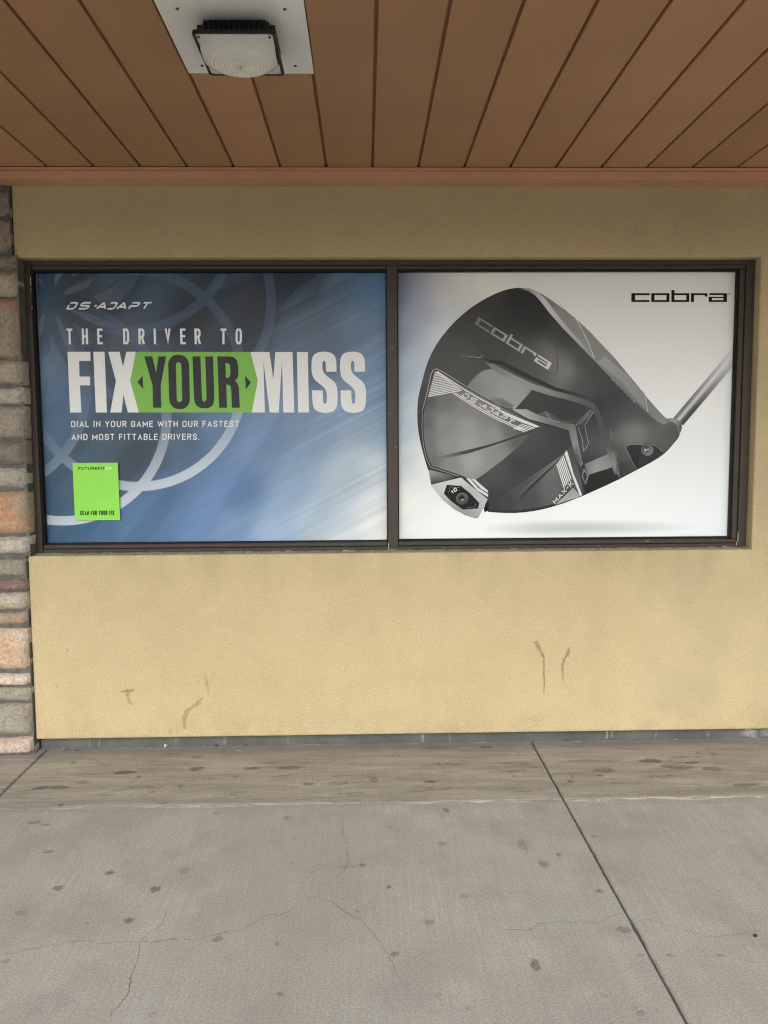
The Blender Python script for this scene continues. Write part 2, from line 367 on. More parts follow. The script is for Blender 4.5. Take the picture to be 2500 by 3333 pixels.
D = {  # outlines and positions traced in image pixels, projected offline to metres
'right': [
 {'n':'club','l':1,'p':[(.7794,2.3575),(.7888,2.3576),(.7989,2.3571),(.8098,2.3562),(.8214,2.3548),(.833,2.3528),(.8446,2.3502),(.8562,2.3471),(.8678,2.3434),(.8788,2.3393),(.8893,2.3349),(.8992,2.3302),(.9132,2.3225),(.9366,2.3077),(.9788,2.2787),(1.0492,2.2286),(1.0934,2.1926),(1.123,2.1666),(1.1674,2.1245),(1.2269,2.0636),(1.2866,2.0025),(1.3467,1.9332),(1.407,1.8636),(1.4675,1.7903),(1.513,1.7404),(1.5372,1.7152),(1.5645,1.6897),(1.5738,1.6916),(1.5795,1.6922),(1.5849,1.6922),(1.5908,1.6917),(1.5973,1.6908),(1.6036,1.6895),(1.6095,1.6879),(1.6152,1.6859),(1.6206,1.6835),(1.6256,1.6807),(1.6301,1.6775),(1.6342,1.6738),(1.6379,1.6697),(1.6408,1.6653),(1.643,1.6606),(1.6445,1.6557),(1.6452,1.6504),(1.6452,1.6449),(1.6445,1.6392),(1.643,1.6333),(1.6397,1.6241),(1.6359,1.6112),(1.6335,1.6012),(1.6305,1.5941),(1.6263,1.5868),(1.6189,1.5773),(1.6034,1.5596),(1.5904,1.5432),(1.5825,1.5338),(1.5717,1.5222),(1.5586,1.51),(1.5484,1.5016),(1.5367,1.4932),(1.5199,1.4824),(1.4869,1.4628),(1.4165,1.4256),(1.3224,1.3767),(1.2399,1.3383),(1.1338,1.2918),(1.0393,1.2558),(.9683,1.2339),(.915,1.221),(.8735,1.2136),(.8261,1.2075),(.7787,1.2046),(.7313,1.205),(.6898,1.2068),(.6365,1.2117),(.623,1.2358),(.6096,1.2539),(.5829,1.2843),(.5385,1.3289),(.5057,1.3545),(.4699,1.3761),(.4204,1.397),(.3259,1.4274),(.3233,1.4327),(.3211,1.4381),(.3174,1.4491),(.306,1.486),(.2886,1.5518),(.2793,1.5941),(.2741,1.6247),(.2714,1.645),(.2694,1.6653),(.2681,1.6856),(.2673,1.716),(.268,1.7536),(.2698,1.7796),(.2718,1.7969),(.2746,1.8142),(.2794,1.8358),(.2893,1.8745),(.3024,1.9262),(.3108,1.9548),(.3189,1.9777),(.328,2.0005),(.3381,2.0234),(.3494,2.0455),(.3617,2.0668),(.3751,2.0874),(.3969,2.1173),(.4287,2.1556),(.4547,2.1832),(.4728,2.2009),(.4915,2.2178),(.511,2.2341),(.5413,2.2574),(.5716,2.2775),(.5918,2.2898),(.6221,2.3067),(.6596,2.325),(.6942,2.3391),(.7158,2.3462),(.7288,2.3499),(.7461,2.3536),(.7613,2.3559),(.7707,2.357)],'c':[(.7924,2.3538,.037,.037,.0377),(.6423,2.3067,.0545,.0545,.0555),(.4923,2.2051,.0679,.0679,.0692),(.3766,2.0803,.098,.098,.1),(.3068,1.9319,.0937,.0937,.0956),(.2809,1.794,.0707,.0707,.0722),(.2713,1.6552,.0493,.0493,.0503),(.7931,2.2724,.0375,.0375,.0382),(.8867,2.204,.0416,.0416,.0424),(.7242,2.1817,.0511,.0511,.0521),(.6086,2.0909,.0794,.0794,.081),(.4927,2.0228,.1043,.1043,.1065),(1.0277,2.1009,.0629,.0629,.0641),(1.0993,1.9975,.0745,.0745,.076),(1.1945,1.905,.0747,.0747,.0762),(1.2907,1.7889,.0593,.0593,.0605),(.959,1.9981,.1971,.1971,.2013),(1.0297,1.9518,.2548,.2548,.2603),(.8895,1.9409,.1092,.1092,.1115),(.7955,1.9987,.0976,.0976,.0996),(.6904,2.0335,.0807,.0807,.0823),(1.1249,1.8591,.0999,.0999,.1019),(1.1973,1.7429,.0421,.0421,.043),(1.2693,1.6727,.0707,.0707,.0721),(1.3653,1.6021,.2173,.2173,.222),(1.424,1.6251,.2659,.2659,.2717),(1.495,1.6247,.1403,.1403,.1433),(1.3312,1.532,.0874,.0874,.0892),(1.3629,1.7188,.0803,.0803,.0819),(1.4582,1.6833,.0635,.0635,.0648),(1.5311,1.601,.1177,.1177,.1202),(1.5904,1.6007,.0982,.0982,.1002),(1.6272,1.6473,.0625,.0625,.0638),(1.571,1.6651,.1604,.1604,.1638),(1.3217,1.4145,.043,.043,.0439),(1.2038,1.3681,.0238,.0238,.0243),(1.039,1.2748,.0257,.0257,.0261),(.7312,1.218,.0235,.0235,.024),(.3295,1.4917,.0385,.0385,.0393),(1.4743,1.4958,.0441,.0441,.0449)],'s':.02,'t':None},
 {'n':'club','l':2,'p':[(.8504,2.3492),(.8853,2.3356),(.9226,2.3162),(.9788,2.2776),(1.0492,2.2274),(1.1082,2.1794),(1.1674,2.1233),(1.2269,2.0625),(1.2866,2.0014),(1.3467,1.9321),(1.407,1.8625),(1.4676,1.7891),(1.5282,1.7225),(1.5622,1.6874),(1.5674,1.6675),(1.5487,1.6594),(1.5055,1.683),(1.4451,1.7381),(1.3609,1.8152),(1.2648,1.9139),(1.1812,2.0007),(1.0979,2.087),(1.0269,2.1614),(.956,2.2413),(.9088,2.3004)],'c':[(.8853,2.3288,.133,.133,.1357),(.9439,2.2833,.2462,.2462,.2515),(1.0261,2.215,.2764,.2764,.2824),(1.0969,2.1521,.2826,.2826,.2887),(1.1563,2.0891,.2889,.2889,.2952),(1.2279,2.0085,.292,.292,.2984),(1.3118,1.9161,.2501,.2501,.2556),(1.3961,1.8231,.2389,.2389,.2441),(1.4807,1.7298,.2365,.2365,.2416),(1.5531,1.6711,.2621,.2621,.2679),(1.1929,2.0029,.2634,.2634,.2691)],'s':.03,'t':None},
 {'n':'club','l':3,'p':[(.7922,2.3504),(.837,2.3414),(.8696,2.3223),(.9011,2.2886),(.9457,2.2319),(1.0181,2.1526),(1.0911,2.0795),(1.176,1.9947),(1.2608,1.9091),(1.3576,1.8107),(1.4424,1.7341),(1.5034,1.6795),(1.5077,1.6841),(1.4478,1.7398),(1.3642,1.8174),(1.2689,1.9165),(1.1864,2.0043),(1.1048,2.0921),(1.0356,2.168),(.9663,2.2485),(.9213,2.3055),(.8824,2.3397),(.8405,2.3548),(.7926,2.355)],'c':[(.7924,2.3527,.1066,.1066,.1088),(.8505,2.3401,.3787,.3787,.3869),(.8971,2.3118,.6872,.6872,.7026),(.956,2.2402,.661,.661,.6758),(1.0269,2.1603,.5477,.5477,.56),(1.1812,1.9995,.3193,.3193,.3263),(1.3609,1.814,.1557,.1557,.159),(1.5055,1.6818,.1464,.1464,.1495)],'s':0,'t':None},
 {'n':'club','l':3,'p':[(1.1982,1.9823),(1.3312,1.8776),(1.4464,1.7407),(1.4484,1.7424),(1.3331,1.8795),(1.1999,1.9844)],'c':[(1.1991,1.9833,.497,.497,.5081),(1.4474,1.7416,.3248,.3248,.332)],'s':0,'t':None},
 {'n':'club','l':3,'p':[(1.2026,1.9855),(1.3339,1.882),(1.448,1.7471),(1.4501,1.7488),(1.3358,1.8838),(1.2042,1.9875)],'c':[(1.2034,1.9865,.498,.498,.5091),(1.449,1.748,.3258,.3258,.333)],'s':0,'t':None},
 {'n':'club','l':3,'p':[(1.2069,1.9886),(1.3367,1.8863),(1.4496,1.7535),(1.4517,1.7552),(1.3386,1.8882),(1.2086,1.9907)],'c':[(1.2077,1.9896,.499,.499,.5102),(1.4506,1.7544,.3268,.3268,.334)],'s':0,'t':None},
 {'n':'club','l':3,'p':[(1.2112,1.9917),(1.3394,1.8907),(1.4512,1.7599),(1.4533,1.7616),(1.3413,1.8926),(1.2129,1.9938)],'c':[(1.2121,1.9928,.5001,.5001,.5112),(1.4523,1.7607,.3277,.3277,.335)],'s':0,'t':None},
 {'n':'club','l':3,'p':[(1.2156,1.9949),(1.3422,1.895),(1.4529,1.7663),(1.4549,1.768),(1.3441,1.8969),(1.2172,1.9969)],'c':[(1.2164,1.9959,.5011,.5011,.5123),(1.4539,1.7671,.3287,.3287,.336)],'s':0,'t':None},
 {'n':'club','l':3,'p':[(1.2199,1.998),(1.345,1.8994),(1.4545,1.7727),(1.4566,1.7744),(1.3468,1.9013),(1.2216,2.0001)],'c':[(1.2208,1.9991,.5021,.5021,.5134),(1.4555,1.7735,.3297,.3297,.337)],'s':0,'t':None},
 {'n':'club','l':3,'p':[(1.2243,2.0012),(1.3477,1.9038),(1.4561,1.779),(1.4582,1.7808),(1.3496,1.9056),(1.2259,2.0032)],'c':[(1.2251,2.0022,.5032,.5032,.5144),(1.4572,1.7799,.3307,.3307,.338)],'s':0,'t':None},
 {'n':'club','l':3,'p':[(1.2286,2.0043),(1.3505,1.9081),(1.4578,1.7854),(1.4598,1.7871),(1.3523,1.91),(1.2303,2.0064)],'c':[(1.2294,2.0054,.5042,.5042,.5155),(1.4588,1.7863,.3317,.3317,.339)],'s':0,'t':None},
 {'n':'club','l':3,'p':[(1.2329,2.0075),(1.3532,1.9125),(1.4594,1.7918),(1.4614,1.7935),(1.3551,1.9144),(1.2346,2.0095)],'c':[(1.2338,2.0085,.5053,.5053,.5166),(1.4604,1.7927,.3327,.3327,.3401)],'s':0,'t':None},
 {'n':'club','l':3,'p':[(1.0745,2.2093),(1.1019,2.166),(1.1367,2.0997),(1.1793,2.001),(1.1831,2.0026),(1.1405,2.1014),(1.1055,2.1679),(1.078,2.2113)],'c':[(1.0763,2.2103,.7286,.7286,.745),(1.1812,2.0018,.7043,.7043,.7202)],'s':0,'t':None},
 {'n':'club','l':3,'p':[(1.4387,1.8341),(1.4515,1.7877),(1.4636,1.7237),(1.4674,1.7243),(1.4553,1.7884),(1.4424,1.835)],'c':[(1.4406,1.8345,.54,.54,.5521),(1.4655,1.724,.544,.544,.5562)],'s':0,'t':None},
 {'n':'club','l':3,'p':[(.9549,2.2542),(1.0613,2.1343),(1.1504,2.0424),(1.1521,2.044),(1.0631,2.1359),(.9567,2.2557)],'c':[(.9791,2.2492,.3825,.3825,.3909),(1.1573,2.0317,.3906,.3906,.3993)],'s':0,'t':None},
 {'n':'club','l':3,'p':[(.9624,2.2574),(1.0654,2.1425),(1.1526,2.0474),(1.1544,2.0489),(1.0671,2.144),(.9641,2.2589)],'c':[(.9791,2.2492,.3825,.3825,.3909),(1.1573,2.0317,.3906,.3906,.3993)],'s':0,'t':None},
 {'n':'club','l':3,'p':[(.9698,2.2606),(1.0694,2.1506),(1.1548,2.0523),(1.1566,2.0538),(1.0712,2.1521),(.9716,2.2622)],'c':[(.9791,2.2492,.3825,.3825,.3909),(1.1573,2.0317,.3906,.3906,.3993)],'s':0,'t':None},
 {'n':'club','l':3,'p':[(.9772,2.2639),(1.0734,2.1588),(1.1571,2.0572),(1.1589,2.0587),(1.0752,2.1603),(.979,2.2654)],'c':[(.9791,2.2492,.3825,.3825,.3909),(1.1573,2.0317,.3906,.3906,.3993)],'s':0,'t':None},
 {'n':'club','l':3,'p':[(.9847,2.2671),(1.0775,2.1669),(1.1593,2.0622),(1.1612,2.0636),(1.0793,2.1684),(.9864,2.2686)],'c':[(.9791,2.2492,.3825,.3825,.3909),(1.1573,2.0317,.3906,.3906,.3993)],'s':0,'t':None},
 {'n':'club','l':3,'p':[(.9921,2.2703),(1.0815,2.1751),(1.1615,2.0671),(1.1635,2.0684),(1.0833,2.1765),(.9938,2.2718)],'c':[(.9791,2.2492,.3825,.3825,.3909),(1.1573,2.0317,.3906,.3906,.3993)],'s':0,'t':None},
 {'n':'club','l':3,'p':[(.9995,2.2735),(1.0855,2.1832),(1.1638,2.072),(1.1657,2.0733),(1.0874,2.1846),(1.0013,2.2751)],'c':[(.9791,2.2492,.3825,.3825,.3909),(1.1573,2.0317,.3906,.3906,.3993)],'s':0,'t':None},
 {'n':'club','l':2,'p':[(.5234,1.8527),(.5338,1.8757),(.5768,1.9215),(.6093,1.9421),(.6559,1.9511),(.691,1.9417),(.7613,1.9046),(.867,1.8546),(.8485,1.8281),(.8149,1.789),(.7719,1.7428),(.692,1.7745),(.6334,1.798)],'c':[(.5514,1.8618,.2435,.2435,.2488),(.6444,1.9304,.3457,.3457,.3533),(.7501,1.8378,.3812,.3812,.3896),(.8437,1.8374,.3399,.3399,.3474),(.7742,1.7567,.3982,.3982,.407)],'s':0,'t':None},
 {'n':'club','l':2,'p':[(.867,1.8546),(1.0319,1.7948),(1.1499,1.7641),(1.1785,1.7407),(1.1598,1.7338),(1.0805,1.6831),(1.0098,1.6858),(.9505,1.7268),(.9246,1.7328),(.8919,1.7167),(.833,1.739),(.7719,1.7428),(.8149,1.789),(.8485,1.8281)],'c':[(.8672,1.8373,.0683,.0683,.0696),(.8445,1.7564,.0584,.0584,.0596),(1.0326,1.7438,.0482,.0482,.0491),(1.1502,1.7432,.0581,.0581,.0592),(.9851,1.7788,.0556,.0556,.0567)],'s':0,'t':None},
 {'n':'club','l':3,'p':[(.6068,1.9903),(.6558,1.9798),(.6909,1.9578),(.7729,1.9161),(.8668,1.8719),(.9844,1.8332),(1.0787,1.8085),(1.1472,1.7873),(1.1875,1.7685),(1.2141,1.7254),(1.2465,1.6285),(1.2717,1.5464),(1.3043,1.4499),(1.3172,1.4003),(1.2958,1.4028),(1.2757,1.4619),(1.2455,1.5536),(1.2156,1.6403),(1.1908,1.7104),(1.1714,1.743),(1.124,1.7665),(1.0319,1.7925),(.9495,1.8137),(.8554,1.8431),(.7614,1.8862),(.6852,1.928),(.6442,1.9557)],'c':[(.6091,1.988,.1235,.1235,.1261),(.6675,1.9591,.256,.256,.2615),(.7613,1.9012,.3508,.3508,.3585),(.8552,1.8581,.3434,.3434,.351),(.9611,1.8252,.2641,.2641,.2699),(1.0788,1.8015,.1516,.1516,.1549),(1.1735,1.7605,.1099,.1099,.1121),(1.2158,1.6963,.0925,.0925,.0944),(1.2533,1.5793,.0802,.0802,.0818),(1.2726,1.4972,.1521,.1521,.1553),(1.2913,1.45,.2934,.2934,.2998),(1.31,1.4027,.097,.097,.099)],'s':0,'t':None},
 {'n':'club','l':3,'p':[(.5764,2.0248),(.644,1.9947),(.6731,1.9946),(.7023,1.9899),(.7725,1.9552),(.8664,1.9088),(.9842,1.854),(1.0784,1.8293),(1.1728,1.7987),(1.1778,1.7848),(1.0786,1.8119),(.9785,1.8367),(.8608,1.8881),(.7669,1.9334),(.7001,1.9716),(.6744,1.974),(.6383,1.9787)],'c':[(.5857,2.0201,.0892,.0892,.091),(.6674,1.9855,.0414,.0414,.0422),(.8431,1.9066,.0425,.0425,.0434),(.9608,1.8507,.0444,.0444,.0452),(1.173,1.7918,.0668,.0668,.0681)],'s':0,'t':None},
 {'n':'club','l':3,'p':[(.4751,2.0192),(.539,2.0121),(.5916,2.005),(.6021,2.0126),(.6011,2.0225),(.5982,2.0222),(.5996,2.0138),(.5916,2.0078),(.5394,2.0148),(.4754,2.022)],'c':[(.4753,2.0206,.1149,.1149,.1173),(.5916,2.0087,.4924,.4924,.5034)],'s':0,'t':None},
 {'n':'club','l':3,'p':[(.9596,2.1002),(.9796,2.0662),(.9848,2.0208),(.989,1.9634),(.9907,1.9316),(.9825,1.9192),(.9701,1.9215),(.9019,1.9597),(.9001,1.9565),(.9684,1.9182),(.9842,1.9158),(.9944,1.9309),(.9929,1.9636),(.9886,2.0211),(.9833,2.0673),(.9628,2.1021)],'c':[(.9636,2.0954,.089,.089,.0908),(.9882,1.998,.0788,.0788,.0804),(.901,1.9581,.151,.151,.1542)],'s':0,'t':None},
 {'n':'club','l':2,'p':[(1.1406,1.4581),(1.2018,1.4835),(1.2723,1.5136),(1.3028,1.5275),(1.3138,1.4522),(1.262,1.4325),(1.203,1.4153),(1.1629,1.4014),(1.15,1.3921)],'c':[(1.1551,1.4392,.1801,.1801,.184),(1.2375,1.4739,.2954,.2954,.3019),(1.3023,1.497,.1832,.1832,.1871),(1.2028,1.4271,.3359,.3359,.3433)],'s':0,'t':None},
 {'n':'club','l':2,'p':[(1.15,1.3921),(1.203,1.4153),(1.262,1.4325),(1.3138,1.4522),(1.3247,1.3814),(1.2399,1.3407),(1.1432,1.2965),(1.1369,1.3214)],'c':[(1.1569,1.333,.02,.02,.0204),(1.3098,1.4145,.026,.026,.0265)],'s':0,'t':None},
 {'n':'club','l':4,'p':[(1.27,1.6351),(1.2832,1.567),(1.2996,1.4964),(1.313,1.4318),(1.3206,1.3848),(1.3238,1.3851),(1.3178,1.4325),(1.3049,1.4975),(1.2879,1.5679),(1.2724,1.6356)],'c':[(1.2712,1.6353,.3102,.3102,.317),(1.2956,1.5322,.0445,.0445,.0454),(1.3153,1.4381,.18,.18,.1839),(1.3222,1.385,.3329,.3329,.3403)],'s':0,'t':None},
 {'n':'club','l':3,'p':[(.3332,1.8979),(.3422,1.93),(.351,1.9455),(.3649,1.9511),(.3858,1.9416),(.4178,1.9231),(.493,1.8771),(.5807,1.8248),(.6451,1.7904),(.7509,1.7395),(.8215,1.7052),(.8746,1.686),(.963,1.6628),(1.0215,1.6485),(1.0464,1.639),(1.0571,1.6296),(1.0684,1.6056),(1.086,1.5476),(1.1047,1.4859),(1.1157,1.4442),(1.13,1.3805),(1.1443,1.3024),(1.1328,1.2936),(1.1066,1.2828),(1.0392,1.2594),(.9682,1.2398),(.9149,1.2278),(.8734,1.2207),(.826,1.2146),(.7786,1.2114),(.7312,1.2112),(.6921,1.2124),(.6459,1.2164),(.6328,1.2307),(.6313,1.2898),(.5768,1.3398),(.5457,1.3665),(.5221,1.3814),(.4956,1.3933),(.4735,1.4023),(.447,1.4113),(.3353,1.4472),(.3195,1.4807),(.3102,1.5094),(.302,1.5445),(.2962,1.5853),(.2928,1.6318),(.2918,1.6753),(.293,1.7159),(.2989,1.7563),(.3148,1.8169)],'c':[(.3393,1.9249,.0371,.0371,.0378)],'s':0,'t':None},
 {'n':'club','l':4,'p':[(.4829,1.4009),(.4475,1.4129),(.3362,1.4487),(.3159,1.4924),(.2997,1.5622),(.2929,1.6551),(.2954,1.7359),(.3165,1.8165),(.341,1.9244),(.3522,1.9443),(.3646,1.9495),(.3919,1.9369),(.4921,1.8756),(.6092,1.8058),(.7501,1.7379),(.8446,1.6921),(.9626,1.6611),(.9635,1.6645),(.8457,1.6953),(.7516,1.741),(.6108,1.8088),(.4939,1.8785),(.3937,1.9399),(.3652,1.9528),(.3497,1.9467),(.3377,1.9253),(.3131,1.8173),(.2919,1.7364),(.2894,1.655),(.2962,1.5617),(.3126,1.4913),(.3344,1.4457),(.4464,1.4096),(.4817,1.3976)],'c':[(.2946,1.655,.2685,.2685,.2744),(.3417,1.9317,.6014,.6014,.6149),(.3177,1.4684,.34,.34,.3475),(.61,1.8039,.3345,.3345,.3419),(.8451,1.6937,.1957,.1957,.1999)],'s':0,'t':None},
 {'n':'club','l':5,'p':[(.3381,1.8939),(.3469,1.9251),(.3556,1.9397),(.3661,1.9443),(.3861,1.9339),(.4178,1.9151),(.493,1.869),(.5807,1.8167),(.6452,1.7823),(.7509,1.7314),(.8216,1.697),(.8747,1.6778),(.9631,1.6546),(1.0172,1.6412),(1.04,1.6326),(1.0495,1.6244),(1.0602,1.6016),(1.0778,1.5453),(1.0964,1.4837),(1.1074,1.4419),(1.1217,1.3782),(1.1335,1.3072),(1.1265,1.3002),(1.1029,1.29),(1.0604,1.2743),(1.0214,1.2619),(.9681,1.2481),(.9148,1.2361),(.8734,1.229),(.826,1.2229),(.7786,1.2197),(.7312,1.2195),(.6932,1.2207),(.6506,1.2246),(.6411,1.2354),(.6396,1.2945),(.5826,1.3468),(.5516,1.3735),(.5271,1.3887),(.4988,1.4012),(.4758,1.4105),(.4493,1.4195),(.3412,1.4542),(.3263,1.485),(.3172,1.5126),(.3091,1.547),(.3033,1.587),(.2998,1.6324),(.2988,1.6753),(.3,1.7159),(.3056,1.7557),(.3206,1.8145)],'c':[(.3533,1.9087,.088,.088,.0898),(.3182,1.7938,.1168,.1168,.1193),(.3064,1.6782,.1432,.1432,.1463),(.3179,1.5618,.1868,.1868,.1908),(.3412,1.4683,.1567,.1567,.1601),(.4115,1.7933,.1906,.1906,.1947),(.4116,1.6776,.2798,.2798,.2859),(.4233,1.5612,.3032,.3032,.3099),(.4352,1.4442,.2518,.2518,.2573),(.5167,1.7465,.2545,.2545,.2601),(.5287,1.6537,.3499,.3499,.3577),(.5289,1.5605,.369,.369,.3772),(.5527,1.4785,.3798,.3798,.3883),(.6339,1.6995,.2491,.2491,.2545),(.6579,1.6063,.3074,.3074,.3142),(.6939,1.4893,.2632,.2632,.269),(.6354,1.4193,.2907,.2907,.2972),(.7515,1.6524,.1657,.1657,.1693),(.8455,1.6518,.0739,.0739,.0754),(.7991,1.5822,.117,.117,.1195),(.9633,1.6395,.0555,.0555,.0566),(1.0463,1.604,.0516,.0516,.0527),(1.0714,1.4985,.0783,.0783,.0799),(1.1088,1.3688,.1012,.1012,.1033),(.8948,1.441,.1122,.1122,.1146),(.8483,1.3707,.0839,.0839,.0856),(.9542,1.4171,.1544,.1544,.1577),(.9888,1.4873,.1698,.1698,.1735),(.9672,1.3227,.1305,.1305,.1332),(.8492,1.2763,.0715,.0715,.073),(.7308,1.2654,.0511,.0511,.0521),(.66,1.2423,.0423,.0423,.0431),(.8014,1.3239,.0756,.0756,.0772),(1.0626,1.2864,.0576,.0576,.0587)],'s':.0042,'t':'weave'},
 {'n':'club','l':6,'p':[(.8927,1.6434),(.9632,1.6488),(1.0341,1.6332),(1.0508,1.618),(1.0705,1.5571),(1.045,1.5245),(.9537,1.4582),(.8481,1.3884),(.7541,1.3243),(.6445,1.2519),(.6419,1.2945),(.5838,1.3468),(.5554,1.3705),(.6119,1.4077),(.7057,1.4775),(.7818,1.5414),(.846,1.6052)],'c':[(.8928,1.6341,.0901,.0901,.092),(.7994,1.5471,.0794,.0794,.0811),(.6824,1.4425,.081,.081,.0826),(.5885,1.3668,.072,.072,.0735),(.9635,1.6278,.0553,.0553,.0564),(1.0345,1.6041,.0485,.0485,.0495),(1.0587,1.5572,.0541,.0541,.0552),(.9652,1.4875,.0596,.0596,.0608),(.8479,1.4061,.0549,.0549,.056),(.6479,1.2779,.0452,.0452,.0461),(.8001,1.4651,.0437,.0437,.0445)],'s':.02,'t':None},
 {'n':'club','l':6,'p':[(.8997,1.6469),(.752,1.5964),(.6346,1.5598),(.4938,1.528),(.4058,1.5088),(.3647,1.4962),(.3717,1.4891),(.4234,1.4946),(.5291,1.5161),(.6464,1.5528),(.7638,1.5917),(.8576,1.6261)],'c':[(.8927,1.6446,.0403,.0403,.0411),(.6112,1.553,.0366,.0366,.0373),(.3647,1.4938,.183,.183,.187)],'s':0,'t':None},
 {'n':'club','l':6,'p':[(1.0415,1.5198),(.9658,1.4346),(.8722,1.3411),(.7842,1.2555),(.7689,1.2438),(.7783,1.2579),(.8626,1.3518),(.9539,1.4453)],'c':[(1.0415,1.5198,.0444,.0444,.0452),(.8722,1.3411,.0373,.0373,.038),(.7724,1.2461,.0607,.0607,.0619)],'s':0,'t':None},
 {'n':'club','l':6,'p':[(1.037,1.514),(.9513,1.4436),(.8599,1.3642),(.7652,1.2782),(.7673,1.2757),(.8652,1.3582),(.9566,1.4375),(1.0392,1.5116)],'c':[(1.0381,1.5128,.184,.184,.188),(.8484,1.3531,.1308,.1308,.1335),(.7663,1.2769,.0753,.0753,.0769)],'s':0,'t':None},
 {'n':'club','l':7,'p':[(.358,1.9296),(.3791,1.9337),(.378,1.9389),(.3569,1.9348)],'c':[(.3574,1.9322,.82,.82,.82)],'s':0,'t':None},
 {'n':'club','l':7,'p':[(.3553,1.9202),(.388,1.9263),(.3869,1.9315),(.3543,1.9254)],'c':[(.3548,1.9228,.82,.82,.82)],'s':0,'t':None},
 {'n':'club','l':7,'p':[(.3527,1.9109),(.3969,1.919),(.3959,1.9242),(.3517,1.9161)],'c':[(.3522,1.9135,.82,.82,.82)],'s':0,'t':None},
 {'n':'club','l':7,'p':[(.35,1.9015),(.4058,1.9117),(.4048,1.9169),(.349,1.9067)],'c':[(.3495,1.9041,.82,.82,.82)],'s':0,'t':None},
 {'n':'club','l':7,'p':[(.3474,1.8921),(.4147,1.9043),(.4137,1.9096),(.3464,1.8974)],'c':[(.3469,1.8948,.82,.82,.82)],'s':0,'t':None},
 {'n':'club','l':7,'p':[(.3447,1.8828),(.4237,1.897),(.4227,1.9022),(.3437,1.888)],'c':[(.3442,1.8854,.82,.82,.82)],'s':0,'t':None},
 {'n':'club','l':7,'p':[(.3421,1.8734),(.4326,1.8897),(.4316,1.8949),(.3411,1.8786)],'c':[(.3416,1.876,.82,.82,.82)],'s':0,'t':None},
 {'n':'club','l':7,'p':[(.3394,1.864),(.4415,1.8823),(.4405,1.8876),(.3384,1.8693)],'c':[(.3389,1.8666,.82,.82,.82)],'s':0,'t':None},
 {'n':'club','l':7,'p':[(.3368,1.8547),(.4505,1.875),(.4495,1.8802),(.3358,1.8599)],'c':[(.3363,1.8573,.82,.82,.82)],'s':0,'t':None},
 {'n':'club','l':7,'p':[(.3341,1.8453),(.4594,1.8676),(.4584,1.8729),(.3332,1.8505)],'c':[(.3336,1.8479,.82,.82,.82)],'s':0,'t':None},
 {'n':'club','l':7,'p':[(.3315,1.8359),(.4684,1.8603),(.4674,1.8655),(.3305,1.8411)],'c':[(.331,1.8385,.82,.82,.82)],'s':0,'t':None},
 {'n':'club','l':7,'p':[(.3288,1.8265),(.4773,1.8529),(.4763,1.8582),(.3279,1.8317)],'c':[(.3283,1.8291,.82,.82,.82)],'s':0,'t':None},
 {'n':'club','l':7,'p':[(.3262,1.8171),(.4863,1.8456),(.4853,1.8508),(.3252,1.8224)],'c':[(.3257,1.8197,.82,.82,.82)],'s':0,'t':None},
 {'n':'club','l':7,'p':[(.3235,1.8077),(.4953,1.8382),(.4943,1.8435),(.3225,1.813)],'c':[(.323,1.8103,.82,.82,.82)],'s':0,'t':None},
 {'n':'club','l':7,'p':[(.3701,1.935),(.427,1.8973),(.5011,1.8473),(.5436,1.822),(.5968,1.7918),(.65,1.7643),(.6953,1.743),(.6977,1.7481),(.6525,1.7693),(.5995,1.7968),(.5465,1.8268),(.5042,1.8521),(.4302,1.9019),(.3733,1.9397)],'c':[(.3717,1.9373,.82,.82,.82)],'s':0,'t':None},
 {'n':'club','l':7,'p':[(.36,1.9347),(.4222,1.8917),(.4909,1.8434),(.4933,1.8467),(.4245,1.895),(.3623,1.938)],'c':[(.3717,1.9373,.82,.82,.82)],'s':0,'t':None},
 {'n':'club','l':7,'p':[(.4486,1.8273),(.491,1.7982),(.5547,1.7586),(.6186,1.7214),(.6826,1.6879),(.7467,1.6591),(.7948,1.6377),(.8189,1.6265),(.8207,1.6305),(.7966,1.6417),(.7485,1.6631),(.6846,1.6919),(.6207,1.7253),(.557,1.7623),(.4934,1.8019),(.4511,1.8309)],'c':[(.3717,1.9373,.7959,.7959,.814)],'s':0,'t':None},
 {'n':'club','l':7,'p':[(.4618,1.8272),(.5016,1.8003),(.5653,1.7622),(.6239,1.7282),(.6826,1.6974),(.752,1.6654),(.8295,1.6322),(.8313,1.6362),(.7538,1.6694),(.6845,1.7013),(.626,1.7321),(.5676,1.766),(.504,1.804),(.4643,1.8308)],'c':[(.3717,1.9373,.7959,.7959,.814)],'s':0,'t':None},
 {'n':'club','l':7,'p':[(.646,1.7616),(.7579,1.7137),(.8326,1.6827),(.9032,1.6528),(.8836,1.6487),(.8114,1.6734),(.7526,1.699),(.7046,1.7245),(.6966,1.7319)],'c':[(.7046,1.7308,.7979,.7979,.8161)],'s':0,'t':None},
 {'n':'club','l':7,'p':[(.8028,1.665),(.8777,1.6424),(.8789,1.6466),(.8041,1.6692)],'c':[(.8035,1.6671,.783,.783,.8008)],'s':0,'t':None},
 {'n':'club','l':7,'p':[(.7929,1.6597),(.865,1.6377),(.8663,1.6419),(.7942,1.664)],'c':[(.7935,1.6619,.7812,.7812,.7989)],'s':0,'t':None},
 {'n':'club','l':7,'p':[(.7829,1.6545),(.8524,1.633),(.8537,1.6372),(.7842,1.6588)],'c':[(.7836,1.6566,.7793,.7793,.7971)],'s':0,'t':None},
 {'n':'club','l':7,'p':[(.773,1.6493),(.8398,1.6283),(.8411,1.6326),(.7743,1.6535)],'c':[(.7736,1.6514,.7775,.7775,.7952)],'s':0,'t':None},
